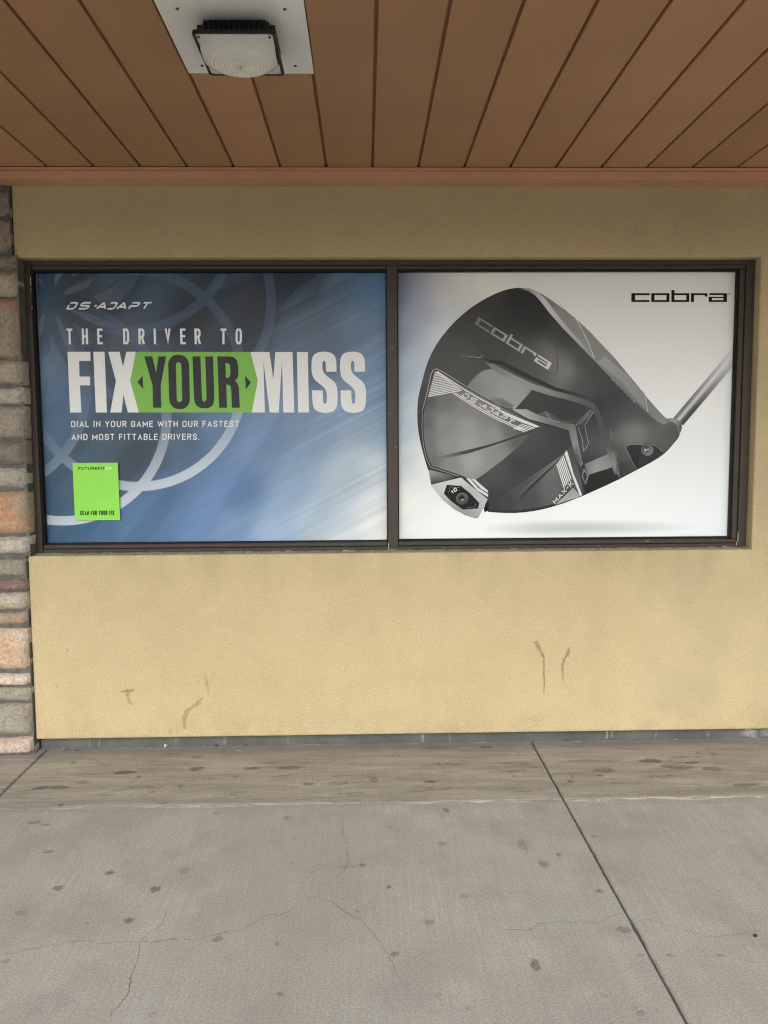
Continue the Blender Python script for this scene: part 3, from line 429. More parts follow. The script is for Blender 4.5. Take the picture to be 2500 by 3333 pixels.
 {'n':'club','l':7,'p':[(.763,1.6441),(.8272,1.6237),(.8285,1.6279),(.7644,1.6483)],'c':[(.7637,1.6462,.7761,.7761,.7938)],'s':0,'t':None},
 {'n':'club','l':7,'p':[(.5198,1.388),(.5385,1.3868),(.5868,1.3353),(.6357,1.3039),(.6357,1.2884),(.5788,1.3247)],'c':[(.5466,1.3719,.691,.691,.7067)],'s':0,'t':None},
 {'n':'club','l':7,'p':[(.5487,1.3846),(.5658,1.3829),(.6162,1.3383),(.6345,1.3232),(.6345,1.3114),(.5948,1.3352)],'c':[(.5466,1.3719,.691,.691,.7067)],'s':0,'t':None},
 {'n':'club','l':7,'p':[(1.0322,1.5128),(1.0449,1.5303),(1.0622,1.4774),(1.081,1.4103),(1.103,1.3594),(1.129,1.2954),(1.1183,1.2907),(1.0925,1.3501),(1.0728,1.4021)],'c':[(1.0477,1.4986,.7347,.7347,.7514)],'s':0,'t':None},
 {'n':'club','l':7,'p':[(.9911,1.4583),(1.0307,1.3332),(1.0362,1.3348),(.9967,1.4599)],'c':[(.9939,1.4591,.7335,.7335,.7502)],'s':0,'t':None},
 {'n':'club','l':7,'p':[(.9974,1.4667),(1.0379,1.342),(1.0434,1.3437),(1.0029,1.4683)],'c':[(1.0002,1.4675,.7353,.7353,.752)],'s':0,'t':None},
 {'n':'club','l':7,'p':[(1.0037,1.4751),(1.0451,1.3509),(1.0506,1.3527),(1.0092,1.4768)],'c':[(1.0064,1.4759,.7371,.7371,.7539)],'s':0,'t':None},
 {'n':'club','l':7,'p':[(1.01,1.4835),(1.0524,1.3598),(1.0579,1.3616),(1.0155,1.4852)],'c':[(1.0127,1.4843,.739,.739,.7558)],'s':0,'t':None},
 {'n':'club','l':7,'p':[(1.0163,1.4918),(1.0596,1.3687),(1.0651,1.3705),(1.0217,1.4936)],'c':[(1.019,1.4927,.7408,.7408,.7576)],'s':0,'t':None},
 {'n':'club','l':7,'p':[(1.0225,1.5002),(1.0668,1.3776),(1.0723,1.3795),(1.028,1.5021)],'c':[(1.0253,1.5011,.7426,.7426,.7595)],'s':0,'t':None},
 {'n':'club','l':7,'p':[(.9955,1.2466),(1.0833,1.3311),(1.0808,1.3337),(.993,1.2492)],'c':[(.9942,1.2479,.5412,.5412,.5534)],'s':0,'t':None},
 {'n':'club','l':7,'p':[(1.0071,1.2504),(1.0874,1.3271),(1.0849,1.3297),(1.0046,1.253)],'c':[(1.0058,1.2517,.5413,.5413,.5535)],'s':0,'t':None},
 {'n':'club','l':7,'p':[(1.0186,1.2542),(1.0915,1.323),(1.089,1.3256),(1.0162,1.2568)],'c':[(1.0174,1.2555,.5415,.5415,.5537)],'s':0,'t':None},
 {'n':'club','l':7,'p':[(1.0302,1.2581),(1.0956,1.319),(1.0932,1.3216),(1.0278,1.2607)],'c':[(1.029,1.2594,.5416,.5416,.5539)],'s':0,'t':None},
 {'n':'club','l':7,'p':[(1.0418,1.2619),(1.0997,1.3149),(1.0973,1.3175),(1.0394,1.2645)],'c':[(1.0406,1.2632,.5418,.5418,.554)],'s':0,'t':None},
 {'n':'club','l':7,'p':[(1.0534,1.2657),(1.1038,1.3108),(1.1014,1.3135),(1.051,1.2683)],'c':[(1.0522,1.267,.542,.542,.5542)],'s':0,'t':None},
 {'n':'club','l':7,'p':[(1.0649,1.2695),(1.1079,1.3068),(1.1055,1.3095),(1.0626,1.2722)],'c':[(1.0637,1.2708,.5421,.5421,.5544)],'s':0,'t':None},
 {'n':'club','l':7,'p':[(1.0765,1.2733),(1.1119,1.3027),(1.1096,1.3054),(1.0742,1.276)],'c':[(1.0753,1.2746,.5423,.5423,.5545)],'s':0,'t':None},
 {'n':'club','l':7,'p':[(1.088,1.277),(1.116,1.2986),(1.1138,1.3014),(1.0858,1.2799)],'c':[(1.0869,1.2784,.5424,.5424,.5547)],'s':0,'t':None},
 {'n':'club','l':7,'p':[(1.0995,1.2808),(1.12,1.2945),(1.118,1.2974),(1.0975,1.2837)],'c':[(1.0985,1.2823,.5426,.5426,.5548)],'s':0,'t':None},
 {'n':'club','l':5,'p':[(.3247,1.4344),(.3764,1.4212),(.4823,1.3969),(.5083,1.3756),(.4352,1.3714),(.3387,1.3557)],'c':[(.3294,1.4274,.3841,.3841,.3927),(.3588,1.4154,.2904,.2904,.2968),(.4117,1.3974,.0428,.0428,.0437),(.3411,1.3627,.012,.012,.012),(.4941,1.3792,.0123,.0123,.0125)],'s':0,'t':None},
 {'n':'club','l':5,'p':[(.3387,1.3557),(.4941,1.3921),(.5532,1.3435),(.6337,1.278),(.6174,1.2427),(.5845,1.1801),(.5703,1.1779),(.5182,1.1937),(.459,1.2262),(.4,1.2739),(.3587,1.3249)],'c':[(.3528,1.345,.5763,.5763,.5893),(.4941,1.3851,.6502,.6502,.665),(.5532,1.3376,.4858,.4858,.4967),(.6243,1.2722,.5182,.5182,.5299),(.4117,1.2797,.4612,.4612,.4715),(.4945,1.2141,.285,.285,.2913),(.5774,1.1861,.3509,.3509,.3587)],'s':0,'t':None},
 {'n':'club','l':5,'p':[(.6337,1.278),(.6409,1.2602),(.6376,1.2188),(.6175,1.2095),(.6127,1.2309),(.6244,1.2544)],'c':[(.6362,1.2543,.0122,.0122,.0124)],'s':0,'t':None},
 {'n':'club','l':6,'p':[(.4047,1.3093),(.42,1.3551),(.4942,1.3486),(.5438,1.3082),(.5901,1.2582),(.5831,1.2299),(.5039,1.2246),(.4412,1.2701)],'c':[(.4047,1.3093,.0151,.0151,.0153)],'s':0,'t':None},
 {'n':'club','l':7,'p':[(.4322,1.3123),(.4371,1.3429),(.4894,1.3377),(.4896,1.3408),(.4358,1.3458),(.429,1.3129)],'c':[(.4306,1.3126,.1769,.1769,.1807)],'s':0,'t':None},
 {'n':'club','l':7,'p':[(.5696,1.2553),(.5659,1.2398),(.5238,1.2367),(.5241,1.2335),(.5672,1.2368),(.5727,1.2544)],'c':[(.4306,1.3126,.1468,.1468,.15)],'s':0,'t':None},
 {'n':'club','l':7,'p':[(.5321,1.2811),(.5306,1.2713),(.5261,1.2625),(.519,1.2554),(.5102,1.251),(.5003,1.2495),(.4905,1.2511),(.4816,1.2558),(.4745,1.2629),(.4699,1.2718),(.4684,1.2816),(.4699,1.2915),(.4744,1.3003),(.4815,1.3073),(.4903,1.3118),(.5002,1.3132),(.51,1.3116),(.5189,1.307),(.526,1.2999),(.5305,1.291)],'c':[(.4943,1.3027,.1767,.1767,.1805),(.5062,1.2554,.0424,.0424,.0432)],'s':0,'t':None},
 {'n':'club','l':8,'p':[(.5215,1.2824),(.5204,1.2751),(.517,1.2686),(.5118,1.2634),(.5052,1.2601),(.4979,1.259),(.4906,1.2602),(.484,1.2636),(.4788,1.2689),(.4754,1.2755),(.4743,1.2828),(.4754,1.2901),(.4788,1.2966),(.484,1.3018),(.4905,1.3051),(.4978,1.3062),(.5051,1.305),(.5117,1.3016),(.5169,1.2963),(.5203,1.2897)],'c':[(.4943,1.2968,.0576,.0576,.0588),(.5062,1.2613,.1073,.1073,.1096)],'s':0,'t':None},
 {'n':'club','l':9,'p':[(.512,1.2837),(.505,1.2715),(.4908,1.2716),(.4837,1.2839),(.4908,1.2961),(.5049,1.296)],'c':[(.4943,1.2968,.012,.012,.012)],'s':0,'t':None},
 {'n':'club','l':10,'p':[(.4979,1.2696),(.5085,1.2766),(.5061,1.2837),(.5014,1.279),(.4967,1.2814),(.4932,1.2744)],'c':[(.4943,1.2968,.378,.378,.3865)],'s':0,'t':None},
 {'n':'club','l':6,'p':[(.6146,1.8119),(.6263,1.8153),(.7106,1.7987),(.7694,1.7614),(.759,1.751),(.7332,1.75),(.6804,1.7665)],'c':[(.6216,1.813,.336,.336,.3434),(.7624,1.7568,.2015,.2015,.2058)],'s':0,'t':None},
 {'n':'club','l':7,'p':[(.6427,1.8025),(.7036,1.793),(.7531,1.7592),(.7249,1.757),(.678,1.7735)],'c':[(.6568,1.7921,.2354,.2354,.2405),(.739,1.7627,.1743,.1743,.178)],'s':0,'t':None},
 {'n':'club','l':6,'p':[(.759,1.7429),(.8329,1.7425),(.8978,1.712),(1.0159,1.6741),(1.069,1.6645),(1.088,1.6551),(1.1034,1.5686),(1.1287,1.4652),(1.1185,1.4371),(1.0903,1.4984),(1.0729,1.5571),(1.0529,1.6331),(.9631,1.6605),(.8451,1.6925)],'c':[(.7684,1.7394,.5479,.5479,.5602),(.8449,1.7216,.4242,.4242,.4337),(.9392,1.6862,.195,.195,.1993),(1.0337,1.6601,.1308,.1308,.1336),(1.0812,1.6388,.2273,.2273,.2322),(1.0879,1.5804,.305,.305,.3117),(1.1043,1.51,.06,.06,.0612),(1.1194,1.4512,.1807,.1807,.1846)],'s':0,'t':None},
 {'n':'club','l':7,'p':[(1.0806,1.6738),(1.1644,1.7408),(1.1811,1.7291),(1.1766,1.7151),(1.135,1.6665),(1.1403,1.6268),(1.1578,1.5682),(1.151,1.5495),(1.1278,1.5192),(1.1131,1.5568),(1.0977,1.6387),(1.069,1.6645)],'c':[(1.1622,1.7315,.1135,.1135,.1158),(1.0926,1.662,.0666,.0666,.0679),(1.1289,1.6035,.0549,.0549,.056),(1.1532,1.5566,.088,.088,.0898)],'s':0,'t':None},
 {'n':'club','l':8,'p':[(1.089,1.6541),(1.1238,1.6912),(1.1628,1.7326),(1.1798,1.7245),(1.1593,1.695),(1.1361,1.6621),(1.1414,1.6218),(1.1564,1.5681),(1.1487,1.5479),(1.1291,1.5248),(1.1312,1.523),(1.151,1.5465),(1.1591,1.5683),(1.1441,1.6224),(1.1387,1.6614),(1.1616,1.6935),(1.1825,1.7243),(1.1615,1.735),(1.1218,1.6931),(1.087,1.656)],'c':[(1.1396,1.6734,.353,.353,.3608),(1.1182,1.5334,.3963,.3963,.4052)],'s':0,'t':None},
 {'n':'club','l':8,'p':[(1.1124,1.6634),(1.1588,1.7143),(1.1567,1.7161),(1.1104,1.6652)],'c':[(1.1396,1.6734,.353,.353,.3608),(1.1182,1.5334,.3963,.3963,.4052)],'s':0,'t':None},
 {'n':'club','l':8,'p':[(1.101,1.6476),(1.1231,1.5845),(1.1311,1.5261),(1.1338,1.5264),(1.1258,1.5851),(1.1035,1.6484)],'c':[(1.1396,1.6734,.353,.353,.3608),(1.1182,1.5334,.3963,.3963,.4052)],'s':0,'t':None},
 {'n':'club','l':8,'p':[(.9282,1.7296),(.962,1.685),(1.012,1.6717),(1.0127,1.6743),(.9635,1.6872),(.9304,1.7312)],'c':[(1.1396,1.6734,.353,.353,.3608),(1.1182,1.5334,.3963,.3963,.4052)],'s':0,'t':None},
 {'n':'club','l':8,'p':[(1.0886,1.6563),(1.0696,1.6657),(1.0684,1.6633),(1.0874,1.6539)],'c':[(1.1396,1.6734,.353,.353,.3608),(1.1182,1.5334,.3963,.3963,.4052)],'s':0,'t':None},
 {'n':'club','l':8,'p':[(1.1274,1.4657),(1.1205,1.4381),(1.094,1.4965),(1.0915,1.4955),(1.1188,1.436),(1.13,1.4648)],'c':[(1.1396,1.6734,.353,.353,.3608),(1.1182,1.5334,.3963,.3963,.4052)],'s':0,'t':None},
 {'n':'club','l':6,'p':[(1.1173,1.4336),(1.1433,1.4416),(1.1606,1.3979),(1.1447,1.3497),(1.1279,1.3628),(1.1081,1.416)],'c':[(1.132,1.404,.0457,.0457,.0466)],'s':0,'t':None},
 {'n':'club','l':7,'p':[(1.1372,1.4316),(1.1542,1.3967),(1.1434,1.3584),(1.129,1.397),(1.1402,1.4317),(1.1371,1.4327),(1.1258,1.3969),(1.1435,1.3552),(1.1574,1.3968),(1.1401,1.4329)],'c':[(1.132,1.404,.3815,.3815,.39)],'s':0,'t':None},
 {'n':'club','l':8,'p':[(1.1259,1.4326),(1.1593,1.3965),(1.1435,1.3501),(1.146,1.3492),(1.1618,1.397),(1.1277,1.4343)],'c':[(1.132,1.404,.2895,.2895,.2959)],'s':0,'t':None},
 {'n':'club','l':4,'p':[(1.3523,1.5412),(1.3616,1.5517),(1.3804,1.5586),(1.4918,1.5579),(1.5206,1.5448),(1.5426,1.5212),(1.5524,1.5094),(1.4281,1.4349),(1.4116,1.4327),(1.392,1.4611)],'c':[(1.3665,1.5435,.034,.034,.0346),(1.4389,1.4843,.0188,.0188,.0192),(1.5331,1.5189,.0415,.0415,.0423),(1.416,1.4491,.0242,.0242,.0247)],'s':0,'t':None},
 {'n':'club','l':5,'p':[(1.4129,1.4336),(1.3934,1.4618),(1.3539,1.5417),(1.3625,1.5504),(1.3805,1.557),(1.4917,1.5563),(1.5197,1.5436),(1.5414,1.5202),(1.5438,1.5223),(1.5216,1.5461),(1.492,1.5595),(1.3803,1.5602),(1.3607,1.5531),(1.3508,1.5408),(1.3905,1.4603),(1.4102,1.4318)],'c':[(1.378,1.5587,.303,.303,.3097),(1.392,1.4611,.1812,.1812,.1852)],'s':0,'t':None},
 {'n':'club','l':5,'p':[(1.426,1.5314),(1.4209,1.442),(1.5452,1.5118),(1.4861,1.5004)],'c':[(1.4387,1.496,.036,.036,.0367),(1.4981,1.4957,.047,.047,.0479)],'s':0,'t':None},
 {'n':'club','l':6,'p':[(1.4996,1.5309),(1.4982,1.5207),(1.4937,1.5116),(1.4865,1.5044),(1.4774,1.4998),(1.4671,1.4982),(1.4568,1.4999),(1.4474,1.5046),(1.4399,1.512),(1.435,1.5212),(1.4331,1.5313),(1.4345,1.5415),(1.4391,1.5506),(1.4462,1.5578),(1.4554,1.5624),(1.4656,1.564),(1.4759,1.5623),(1.4853,1.5576),(1.4928,1.5503),(1.4977,1.5411)],'c':[(1.4658,1.5546,.0448,.0448,.0457),(1.4858,1.5134,.2188,.2188,.2235)],'s':0,'t':None},
 {'n':'club','l':7,'p':[(1.4889,1.5333),(1.4878,1.5253),(1.4842,1.5182),(1.4786,1.5125),(1.4714,1.5089),(1.4633,1.5076),(1.4552,1.509),(1.4479,1.5127),(1.442,1.5184),(1.4381,1.5257),(1.4367,1.5336),(1.4378,1.5416),(1.4413,1.5488),(1.4469,1.5545),(1.4541,1.5581),(1.4622,1.5593),(1.4703,1.558),(1.4776,1.5543),(1.4835,1.5485),(1.4874,1.5413)],'c':[(1.4495,1.543,.1369,.1369,.1398),(1.4738,1.5193,.2575,.2575,.2631)],'s':0,'t':None},
 {'n':'club','l':8,'p':[(1.4806,1.5334),(1.475,1.5193),(1.4608,1.5135),(1.4464,1.5195),(1.4402,1.5336),(1.4458,1.5477),(1.4599,1.5534),(1.4743,1.5475)],'c':[(1.4604,1.5335,.0604,.0604,.0616)],'s':0,'t':None},
 {'n':'club','l':9,'p':[(1.4475,1.5242),(1.4519,1.5406),(1.4616,1.5311),(1.4733,1.5405),(1.4737,1.524),(1.4665,1.5264),(1.4583,1.5194)],'c':[(1.4604,1.5335,.3963,.3963,.4052)],'s':0,'t':None},
 {'n':'club','l':2,'p':[(1.5976,1.6918),(1.6727,1.7817),(1.7477,1.8713),(1.8223,1.9607),(1.8968,2.0497),(1.8987,2.0467),(1.8244,1.9579),(1.75,1.8689),(1.6753,1.7795),(1.6004,1.69)],'c':[(1.599,1.6909,.2521,.2521,.2576),(1.659,1.7627,.2606,.2606,.2663),(1.7189,1.8343,.33,.33,.3373),(1.7637,1.888,.4457,.4457,.4557),(1.8085,1.9415,.5857,.5857,.5989),(1.8532,1.9949,.7573,.7573,.7744),(1.8977,2.0482,.82,.82,.82)],'s':0,'t':None},
 {'n':'club','l':2,'p':[(1.6004,1.69),(1.6753,1.7795),(1.75,1.8689),(1.8244,1.9579),(1.8987,2.0467),(1.902,2.0413),(1.8282,1.953),(1.7541,1.8645),(1.6799,1.7756),(1.6054,1.6866)],'c':[(1.6029,1.6883,.1782,.1782,.182),(1.6626,1.7597,.1841,.1841,.1881),(1.7223,1.8311,.2523,.2523,.2578),(1.7669,1.8845,.3742,.3742,.3825),(1.8115,1.9377,.5289,.5289,.5407),(1.856,1.9909,.7243,.7243,.7407),(1.9004,2.044,.82,.82,.82)],'s':0,'t':None},
 {'n':'club','l':2,'p':[(1.6054,1.6866),(1.6799,1.7756),(1.7541,1.8645),(1.8282,1.953),(1.902,2.0413),(1.9058,2.0353),(1.8324,1.9476),(1.7588,1.8596),(1.6849,1.7713),(1.6109,1.6828)],'c':[(1.6081,1.6847,.2128,.2128,.2174),(1.6676,1.7557,.2199,.2199,.2246),(1.7269,1.8266,.2888,.2888,.2951),(1.7712,1.8797,.4078,.4078,.4168),(1.8155,1.9327,.5549,.5549,.5674),(1.8598,1.9855,.7371,.7371,.7538),(1.9039,2.0383,.82,.82,.82)],'s':0,'t':None},
 {'n':'club','l':2,'p':[(1.6109,1.6828),(1.6849,1.7713),(1.7588,1.8596),(1.8324,1.9476),(1.9058,2.0353),(1.9095,2.0293),(1.8366,1.9421),(1.7634,1.8547),(1.69,1.767),(1.6165,1.679)],'c':[(1.6137,1.6809,.403,.403,.412),(1.6727,1.7515,.4162,.4162,.4255),(1.7317,1.822,.4791,.4791,.4898),(1.7758,1.8747,.5727,.5727,.5855),(1.8198,1.9273,.6786,.6786,.694),(1.8638,1.9799,.8014,.8014,.8196),(1.9076,2.0323,.82,.82,.82)],'s':0,'t':None},
 {'n':'club','l':2,'p':[(1.6165,1.679),(1.69,1.767),(1.7634,1.8547),(1.8366,1.9421),(1.9095,2.0293),(1.9125,2.0245),(1.8399,1.9378),(1.7671,1.8508),(1.6941,1.7635),(1.6209,1.676)],'c':[(1.6187,1.6775,.6315,.6315,.6458),(1.6774,1.7477,.6521,.6521,.6668),(1.736,1.8178,.6948,.6948,.7106),(1.7799,1.8702,.7455,.7455,.7624),(1.8237,1.9225,.7998,.7998,.8179),(1.8674,1.9748,.82,.82,.82),(1.911,2.0269,.82,.82,.82)],'s':0,'t':None},
 {'n':'club','l':2,'p':[(1.6209,1.676),(1.6941,1.7635),(1.7671,1.8508),(1.8399,1.9378),(1.9125,2.0245),(1.9155,2.0197),(1.8433,1.9334),(1.7708,1.8469),(1.6982,1.7601),(1.6253,1.673)],'c':[(1.6231,1.6745,.58,.58,.5931),(1.6816,1.7444,.5988,.5988,.6123),(1.7399,1.814,.6465,.6465,.6611),(1.7835,1.8662,.7071,.7071,.7231),(1.8271,1.9183,.7726,.7726,.7901),(1.8706,1.9702,.82,.82,.82),(1.914,2.0221,.82,.82,.82)],'s':0,'t':None},
 {'n':'club','l':2,'p':[(1.6253,1.673),(1.6982,1.7601),(1.7708,1.8469),(1.8433,1.9334),(1.9155,2.0197),(1.9185,2.0149),(1.8466,1.929),(1.7745,1.8429),(1.7023,1.7566),(1.6298,1.67)],'c':[(1.6276,1.6715,.3381,.3381,.3456),(1.6857,1.741,.349,.349,.3567),(1.7437,1.8103,.4147,.4147,.424),(1.7871,1.8622,.5172,.5172,.5288),(1.8305,1.914,.636,.636,.6503),(1.8738,1.9657,.7742,.7742,.7917),(1.917,2.0173,.82,.82,.82)],'s':0,'t':None},
 {'n':'club','l':2,'p':[(1.6298,1.67),(1.7023,1.7566),(1.7745,1.8429),(1.8466,1.929),(1.9185,2.0149),(1.9222,2.0089),(1.8508,1.9236),(1.7792,1.838),(1.7074,1.7523),(1.6353,1.6662)],'c':[(1.6325,1.6681,.1637,.1637,.1672),(1.6904,1.7372,.169,.169,.1726),(1.7481,1.8061,.2355,.2355,.2406),(1.7912,1.8577,.3562,.3562,.3641),(1.8343,1.9092,.5107,.5107,.5221),(1.8774,1.9606,.7041,.7041,.72),(1.9203,2.0119,.82,.82,.82)],'s':0,'t':None},
 {'n':'club','l':2,'p':[(1.6353,1.6662),(1.7074,1.7523),(1.7792,1.838),(1.8508,1.9236),(1.9222,2.0089),(1.9267,2.0017),(1.8558,1.917),(1.7847,1.8322),(1.7135,1.747),(1.642,1.6617)],'c':[(1.6387,1.664,.0804,.0804,.082),(1.6961,1.7325,.0829,.0829,.0846),(1.7534,1.801,.1405,.1405,.1435),(1.7962,1.8522,.2603,.2603,.266),(1.8391,1.9033,.4291,.4291,.4387),(1.8818,1.9543,.6547,.6547,.6694),(1.9244,2.0053,.82,.82,.82)],'s':0,'t':None},
 {'n':'club','l':2,'p':[(1.642,1.6617),(1.7135,1.747),(1.7847,1.8322),(1.8558,1.917),(1.9267,2.0017),(1.9304,1.9957),(1.86,1.9116),(1.7894,1.8273),(1.7186,1.7427),(1.6475,1.6579)],'c':[(1.6448,1.6598,.0628,.0628,.0641),(1.7018,1.7279,.0648,.0648,.0661),(1.7587,1.7958,.1186,.1186,.1211),(1.8013,1.8467,.2361,.2361,.2412),(1.8438,1.8974,.4068,.4068,.4159),(1.8862,1.9481,.6395,.6395,.6539),(1.9286,1.9987,.82,.82,.82)],'s':0,'t':None},
 {'n':'club','l':2,'p':[(1.6475,1.6579),(1.7186,1.7427),(1.7894,1.8273),(1.86,1.9116),(1.9304,1.9957),(1.9327,1.9921),(1.8625,1.9083),(1.7922,1.8243),(1.7216,1.7401),(1.6509,1.6557)],'c':[(1.6492,1.6568,.1097,.1097,.112),(1.7059,1.7245,.1131,.1131,.1155),(1.7625,1.7921,.1747,.1747,.1785),(1.8049,1.8426,.2955,.2955,.3019),(1.8472,1.8931,.4583,.4583,.4686),(1.8894,1.9435,.6693,.6693,.6844),(1.9316,1.9939,.82,.82,.82)],'s':0,'t':None},
 {'n':'club','l':2,'p':[(1.6509,1.6557),(1.7216,1.7401),(1.7922,1.8243),(1.8625,1.9083),(1.9327,1.9921),(1.9342,1.9896),(1.8642,1.9061),(1.794,1.8224),(1.7237,1.7384),(1.6531,1.6541)],'c':[(1.652,1.6549,.3477,.3477,.3554),(1.7085,1.7224,.3584,.3584,.3664),(1.7649,1.7897,.4225,.4225,.4319),(1.8072,1.8401,.5217,.5217,.5334),(1.8493,1.8905,.636,.636,.6503),(1.8914,1.9407,.7666,.7666,.784),(1.9334,1.9909,.82,.82,.82)],'s':0,'t':None},
 {'n':'club','l':3,'p':[(1.5599,1.6827),(1.5786,1.6931),(1.6071,1.6894),(1.6287,1.68),(1.6434,1.6636),(1.6463,1.6425),(1.6397,1.6215),(1.6223,1.652),(1.5981,1.6708)],'c':[(1.5706,1.6826,.1947,.1947,.1989),(1.6064,1.6708,.4707,.4707,.4812),(1.6269,1.6566,.1048,.1048,.107),(1.6417,1.6355,.046,.046,.0469)],'s':0,'t':None},
 {'n':'club','l':4,'p':[(1.5494,1.6604),(1.5825,1.6787),(1.6172,1.6604),(1.6338,1.6093),(1.6368,1.6102),(1.6198,1.6623),(1.5825,1.6818),(1.5478,1.6632)],'c':[(1.5534,1.6617,.2693,.2693,.2753),(1.6353,1.6098,.3547,.3547,.3626)],'s':0,'t':None}],
'bg_r': [
 (.1719,2.4306,.1304,.138,.2279),
 (.1776,2.3235,.1756,.2004,.3193),
 (.1766,2.1079,.2831,.344,.4935),
 (.1914,1.8746,.399,.4804,.6123),
 (.1904,1.639,.4763,.5493,.6285),
 (.1897,1.4807,.6122,.6527,.6805),
 (.1887,1.2411,.7705,.7705,.7557),
 (.2718,2.4151,.3179,.3303,.4109),
 (.2871,2.2618,.3986,.4363,.547),
 (.2866,2.03,.5395,.5956,.7017),
 (.286,1.7959,.6031,.6597,.7347),
 (.3332,1.5115,.7449,.7675,.7751),
 (.3656,2.415,.5512,.5512,.5683),
 (.4126,2.2923,.621,.6373,.6707),
 (.4908,2.4148,.7459,.7358,.6963),
 (.4127,2.1071,.675,.7072,.7743),
 (.6477,2.4145,.8181,.7969,.7555),
 (1.1197,2.4138,.8163,.7952,.7641),
 (1.8802,2.4125,.7718,.7718,.7615),
 (1.8876,2.1802,.82,.82,.82),
 (1.1222,2.2598,.812,.8028,.7845),
 (1.6023,2.1032,.82,.82,.82),
 (1.8977,1.8668,.8092,.82,.82),
 (1.6105,1.7892,.7955,.8118,.82),
 (1.7807,1.4699,.7656,.7807,.8038),
 (1.3003,1.2321,.785,.8001,.8155),
 (.4936,1.1581,.7956,.7956,.7956),
 (1.8729,1.1138,.7631,.7854,.8082)],
'left': [
 {'n':'F','p':[(-1.5079,2.0444),(-1.393,2.044),(-1.3937,1.9978),(-1.4515,1.998),(-1.4525,1.9198),(-1.3998,1.9196),(-1.401,1.8752),(-1.4517,1.8755),(-1.4503,1.7382),(-1.5073,1.7385)]},
 {'n':'I','p':[(-1.378,2.044),(-1.3213,2.0437),(-1.3205,1.7375),(-1.3771,1.7378)]},
 {'n':'X','p':[(-1.3032,2.0437),(-1.2459,2.0435),(-1.2314,1.9689),(-1.2113,2.0433),(-1.1637,2.0432),(-1.1966,1.8965),(-1.1583,1.7367),(-1.214,1.737),(-1.2337,1.8294),(-1.2462,1.7371),(-1.3039,1.7374),(-1.2692,1.8968)]},
 {'n':'hex','p':[(-1.1632,2.0426),(-.5834,2.04),(-.5489,1.8936),(-.583,1.7341),(-1.1578,1.7372),(-1.1956,1.8965)]},
 {'n':'arrow','p':[(-1.1605,1.8902),(-1.1335,1.9246),(-1.1321,1.8549)]},
 {'n':'arrow','p':[(-.613,1.9208),(-.5845,1.886),(-.6114,1.8498)]},
 {'n':'Y','p':[(-1.1226,2.0199),(-1.0812,2.0197),(-1.0646,1.9372),(-1.0501,2.0196),(-1.0113,2.0195),(-1.0431,1.8751),(-1.0435,1.7605),(-1.0847,1.7607),(-1.0847,1.8753)]},
 {'n':'O','p':[(-.9418,2.027),(-.93,2.0252),(-.919,2.02),(-.9096,2.0116),(-.9023,2.0008),(-.8978,1.9882),(-.8963,1.9747),(-.8969,1.805),(-.8985,1.7914),(-.9031,1.7787),(-.9105,1.7678),(-.92,1.7595),(-.9311,1.7543),(-.943,1.7526),(-.9565,1.7526),(-.9684,1.7545),(-.9795,1.7598),(-.989,1.7682),(-.9962,1.7792),(-1.0008,1.7919),(-1.0024,1.8055),(-1.0024,1.9751),(-1.0009,1.9886),(-.9963,2.0012),(-.9891,2.0119),(-.9796,2.0202),(-.9686,2.0253),(-.9568,2.0271)]},
 {'n':'O-','p':[(-.9489,1.9903),(-.9456,1.9897),(-.9424,1.9882),(-.9398,1.9859),(-.9377,1.9828),(-.9364,1.9792),(-.936,1.9754),(-.9363,1.8036),(-.9368,1.7997),(-.9381,1.7961),(-.9402,1.7931),(-.9429,1.7907),(-.946,1.7892),(-.9494,1.7887),(-.9504,1.7887),(-.9538,1.7893),(-.9569,1.7908),(-.9596,1.7932),(-.9617,1.7963),(-.963,1.7999),(-.9634,1.8037),(-.963,1.9755),(-.9625,1.9793),(-.9612,1.9829),(-.9591,1.986),(-.9565,1.9883),(-.9533,1.9898),(-.95,1.9903)]},
 {'n':'U','p':[(-.878,2.0189),(-.8375,2.0188),(-.8358,1.8638),(-.8347,1.808),(-.8339,1.8002),(-.8312,1.7945),(-.8243,1.789),(-.8171,1.7944),(-.8139,1.8001),(-.8124,1.8079),(-.8122,1.8637),(-.8137,2.0187),(-.7737,2.0185),(-.7724,1.8635),(-.7731,1.8038),(-.7754,1.7882),(-.7794,1.7763),(-.7854,1.768),(-.793,1.762),(-.8022,1.7584),(-.8121,1.7564),(-.8225,1.7559),(-.8329,1.7565),(-.8433,1.7581),(-.8524,1.7616),(-.8601,1.7668),(-.8662,1.7736),(-.8706,1.782),(-.8736,1.7913),(-.8752,1.8017),(-.8765,1.8601)]},
 {'n':'R','p':[(-.7524,2.0185),(-.689,2.0182),(-.6677,2.014),(-.653,1.9975),(-.6473,1.9716),(-.6464,1.9458),(-.6485,1.9199),(-.6551,1.9044),(-.6673,1.8952),(-.6555,1.8863),(-.647,1.8681),(-.6447,1.8318),(-.6437,1.7579),(-.6845,1.7581),(-.6851,1.8475),(-.6887,1.8693),(-.7001,1.8761),(-.7094,1.8762),(-.7091,1.7582),(-.7488,1.7584)]},
 {'n':'R-','p':[(-.7116,1.9848),(-.6976,1.9832),(-.6895,1.9744),(-.687,1.946),(-.6897,1.9201),(-.6993,1.9098),(-.7107,1.9099)]},
 {'n':'M','p':[(-.5834,2.04),(-.4866,2.0396),(-.4694,1.8984),(-.4569,2.0395),(-.3693,2.0392),(-.3654,1.7324),(-.4215,1.7327),(-.4239,1.9898),(-.4451,1.7328),(-.4913,1.7331),(-.5183,1.9902),(-.5159,1.7332),(-.583,1.7336),(-.5489,1.8936)]},
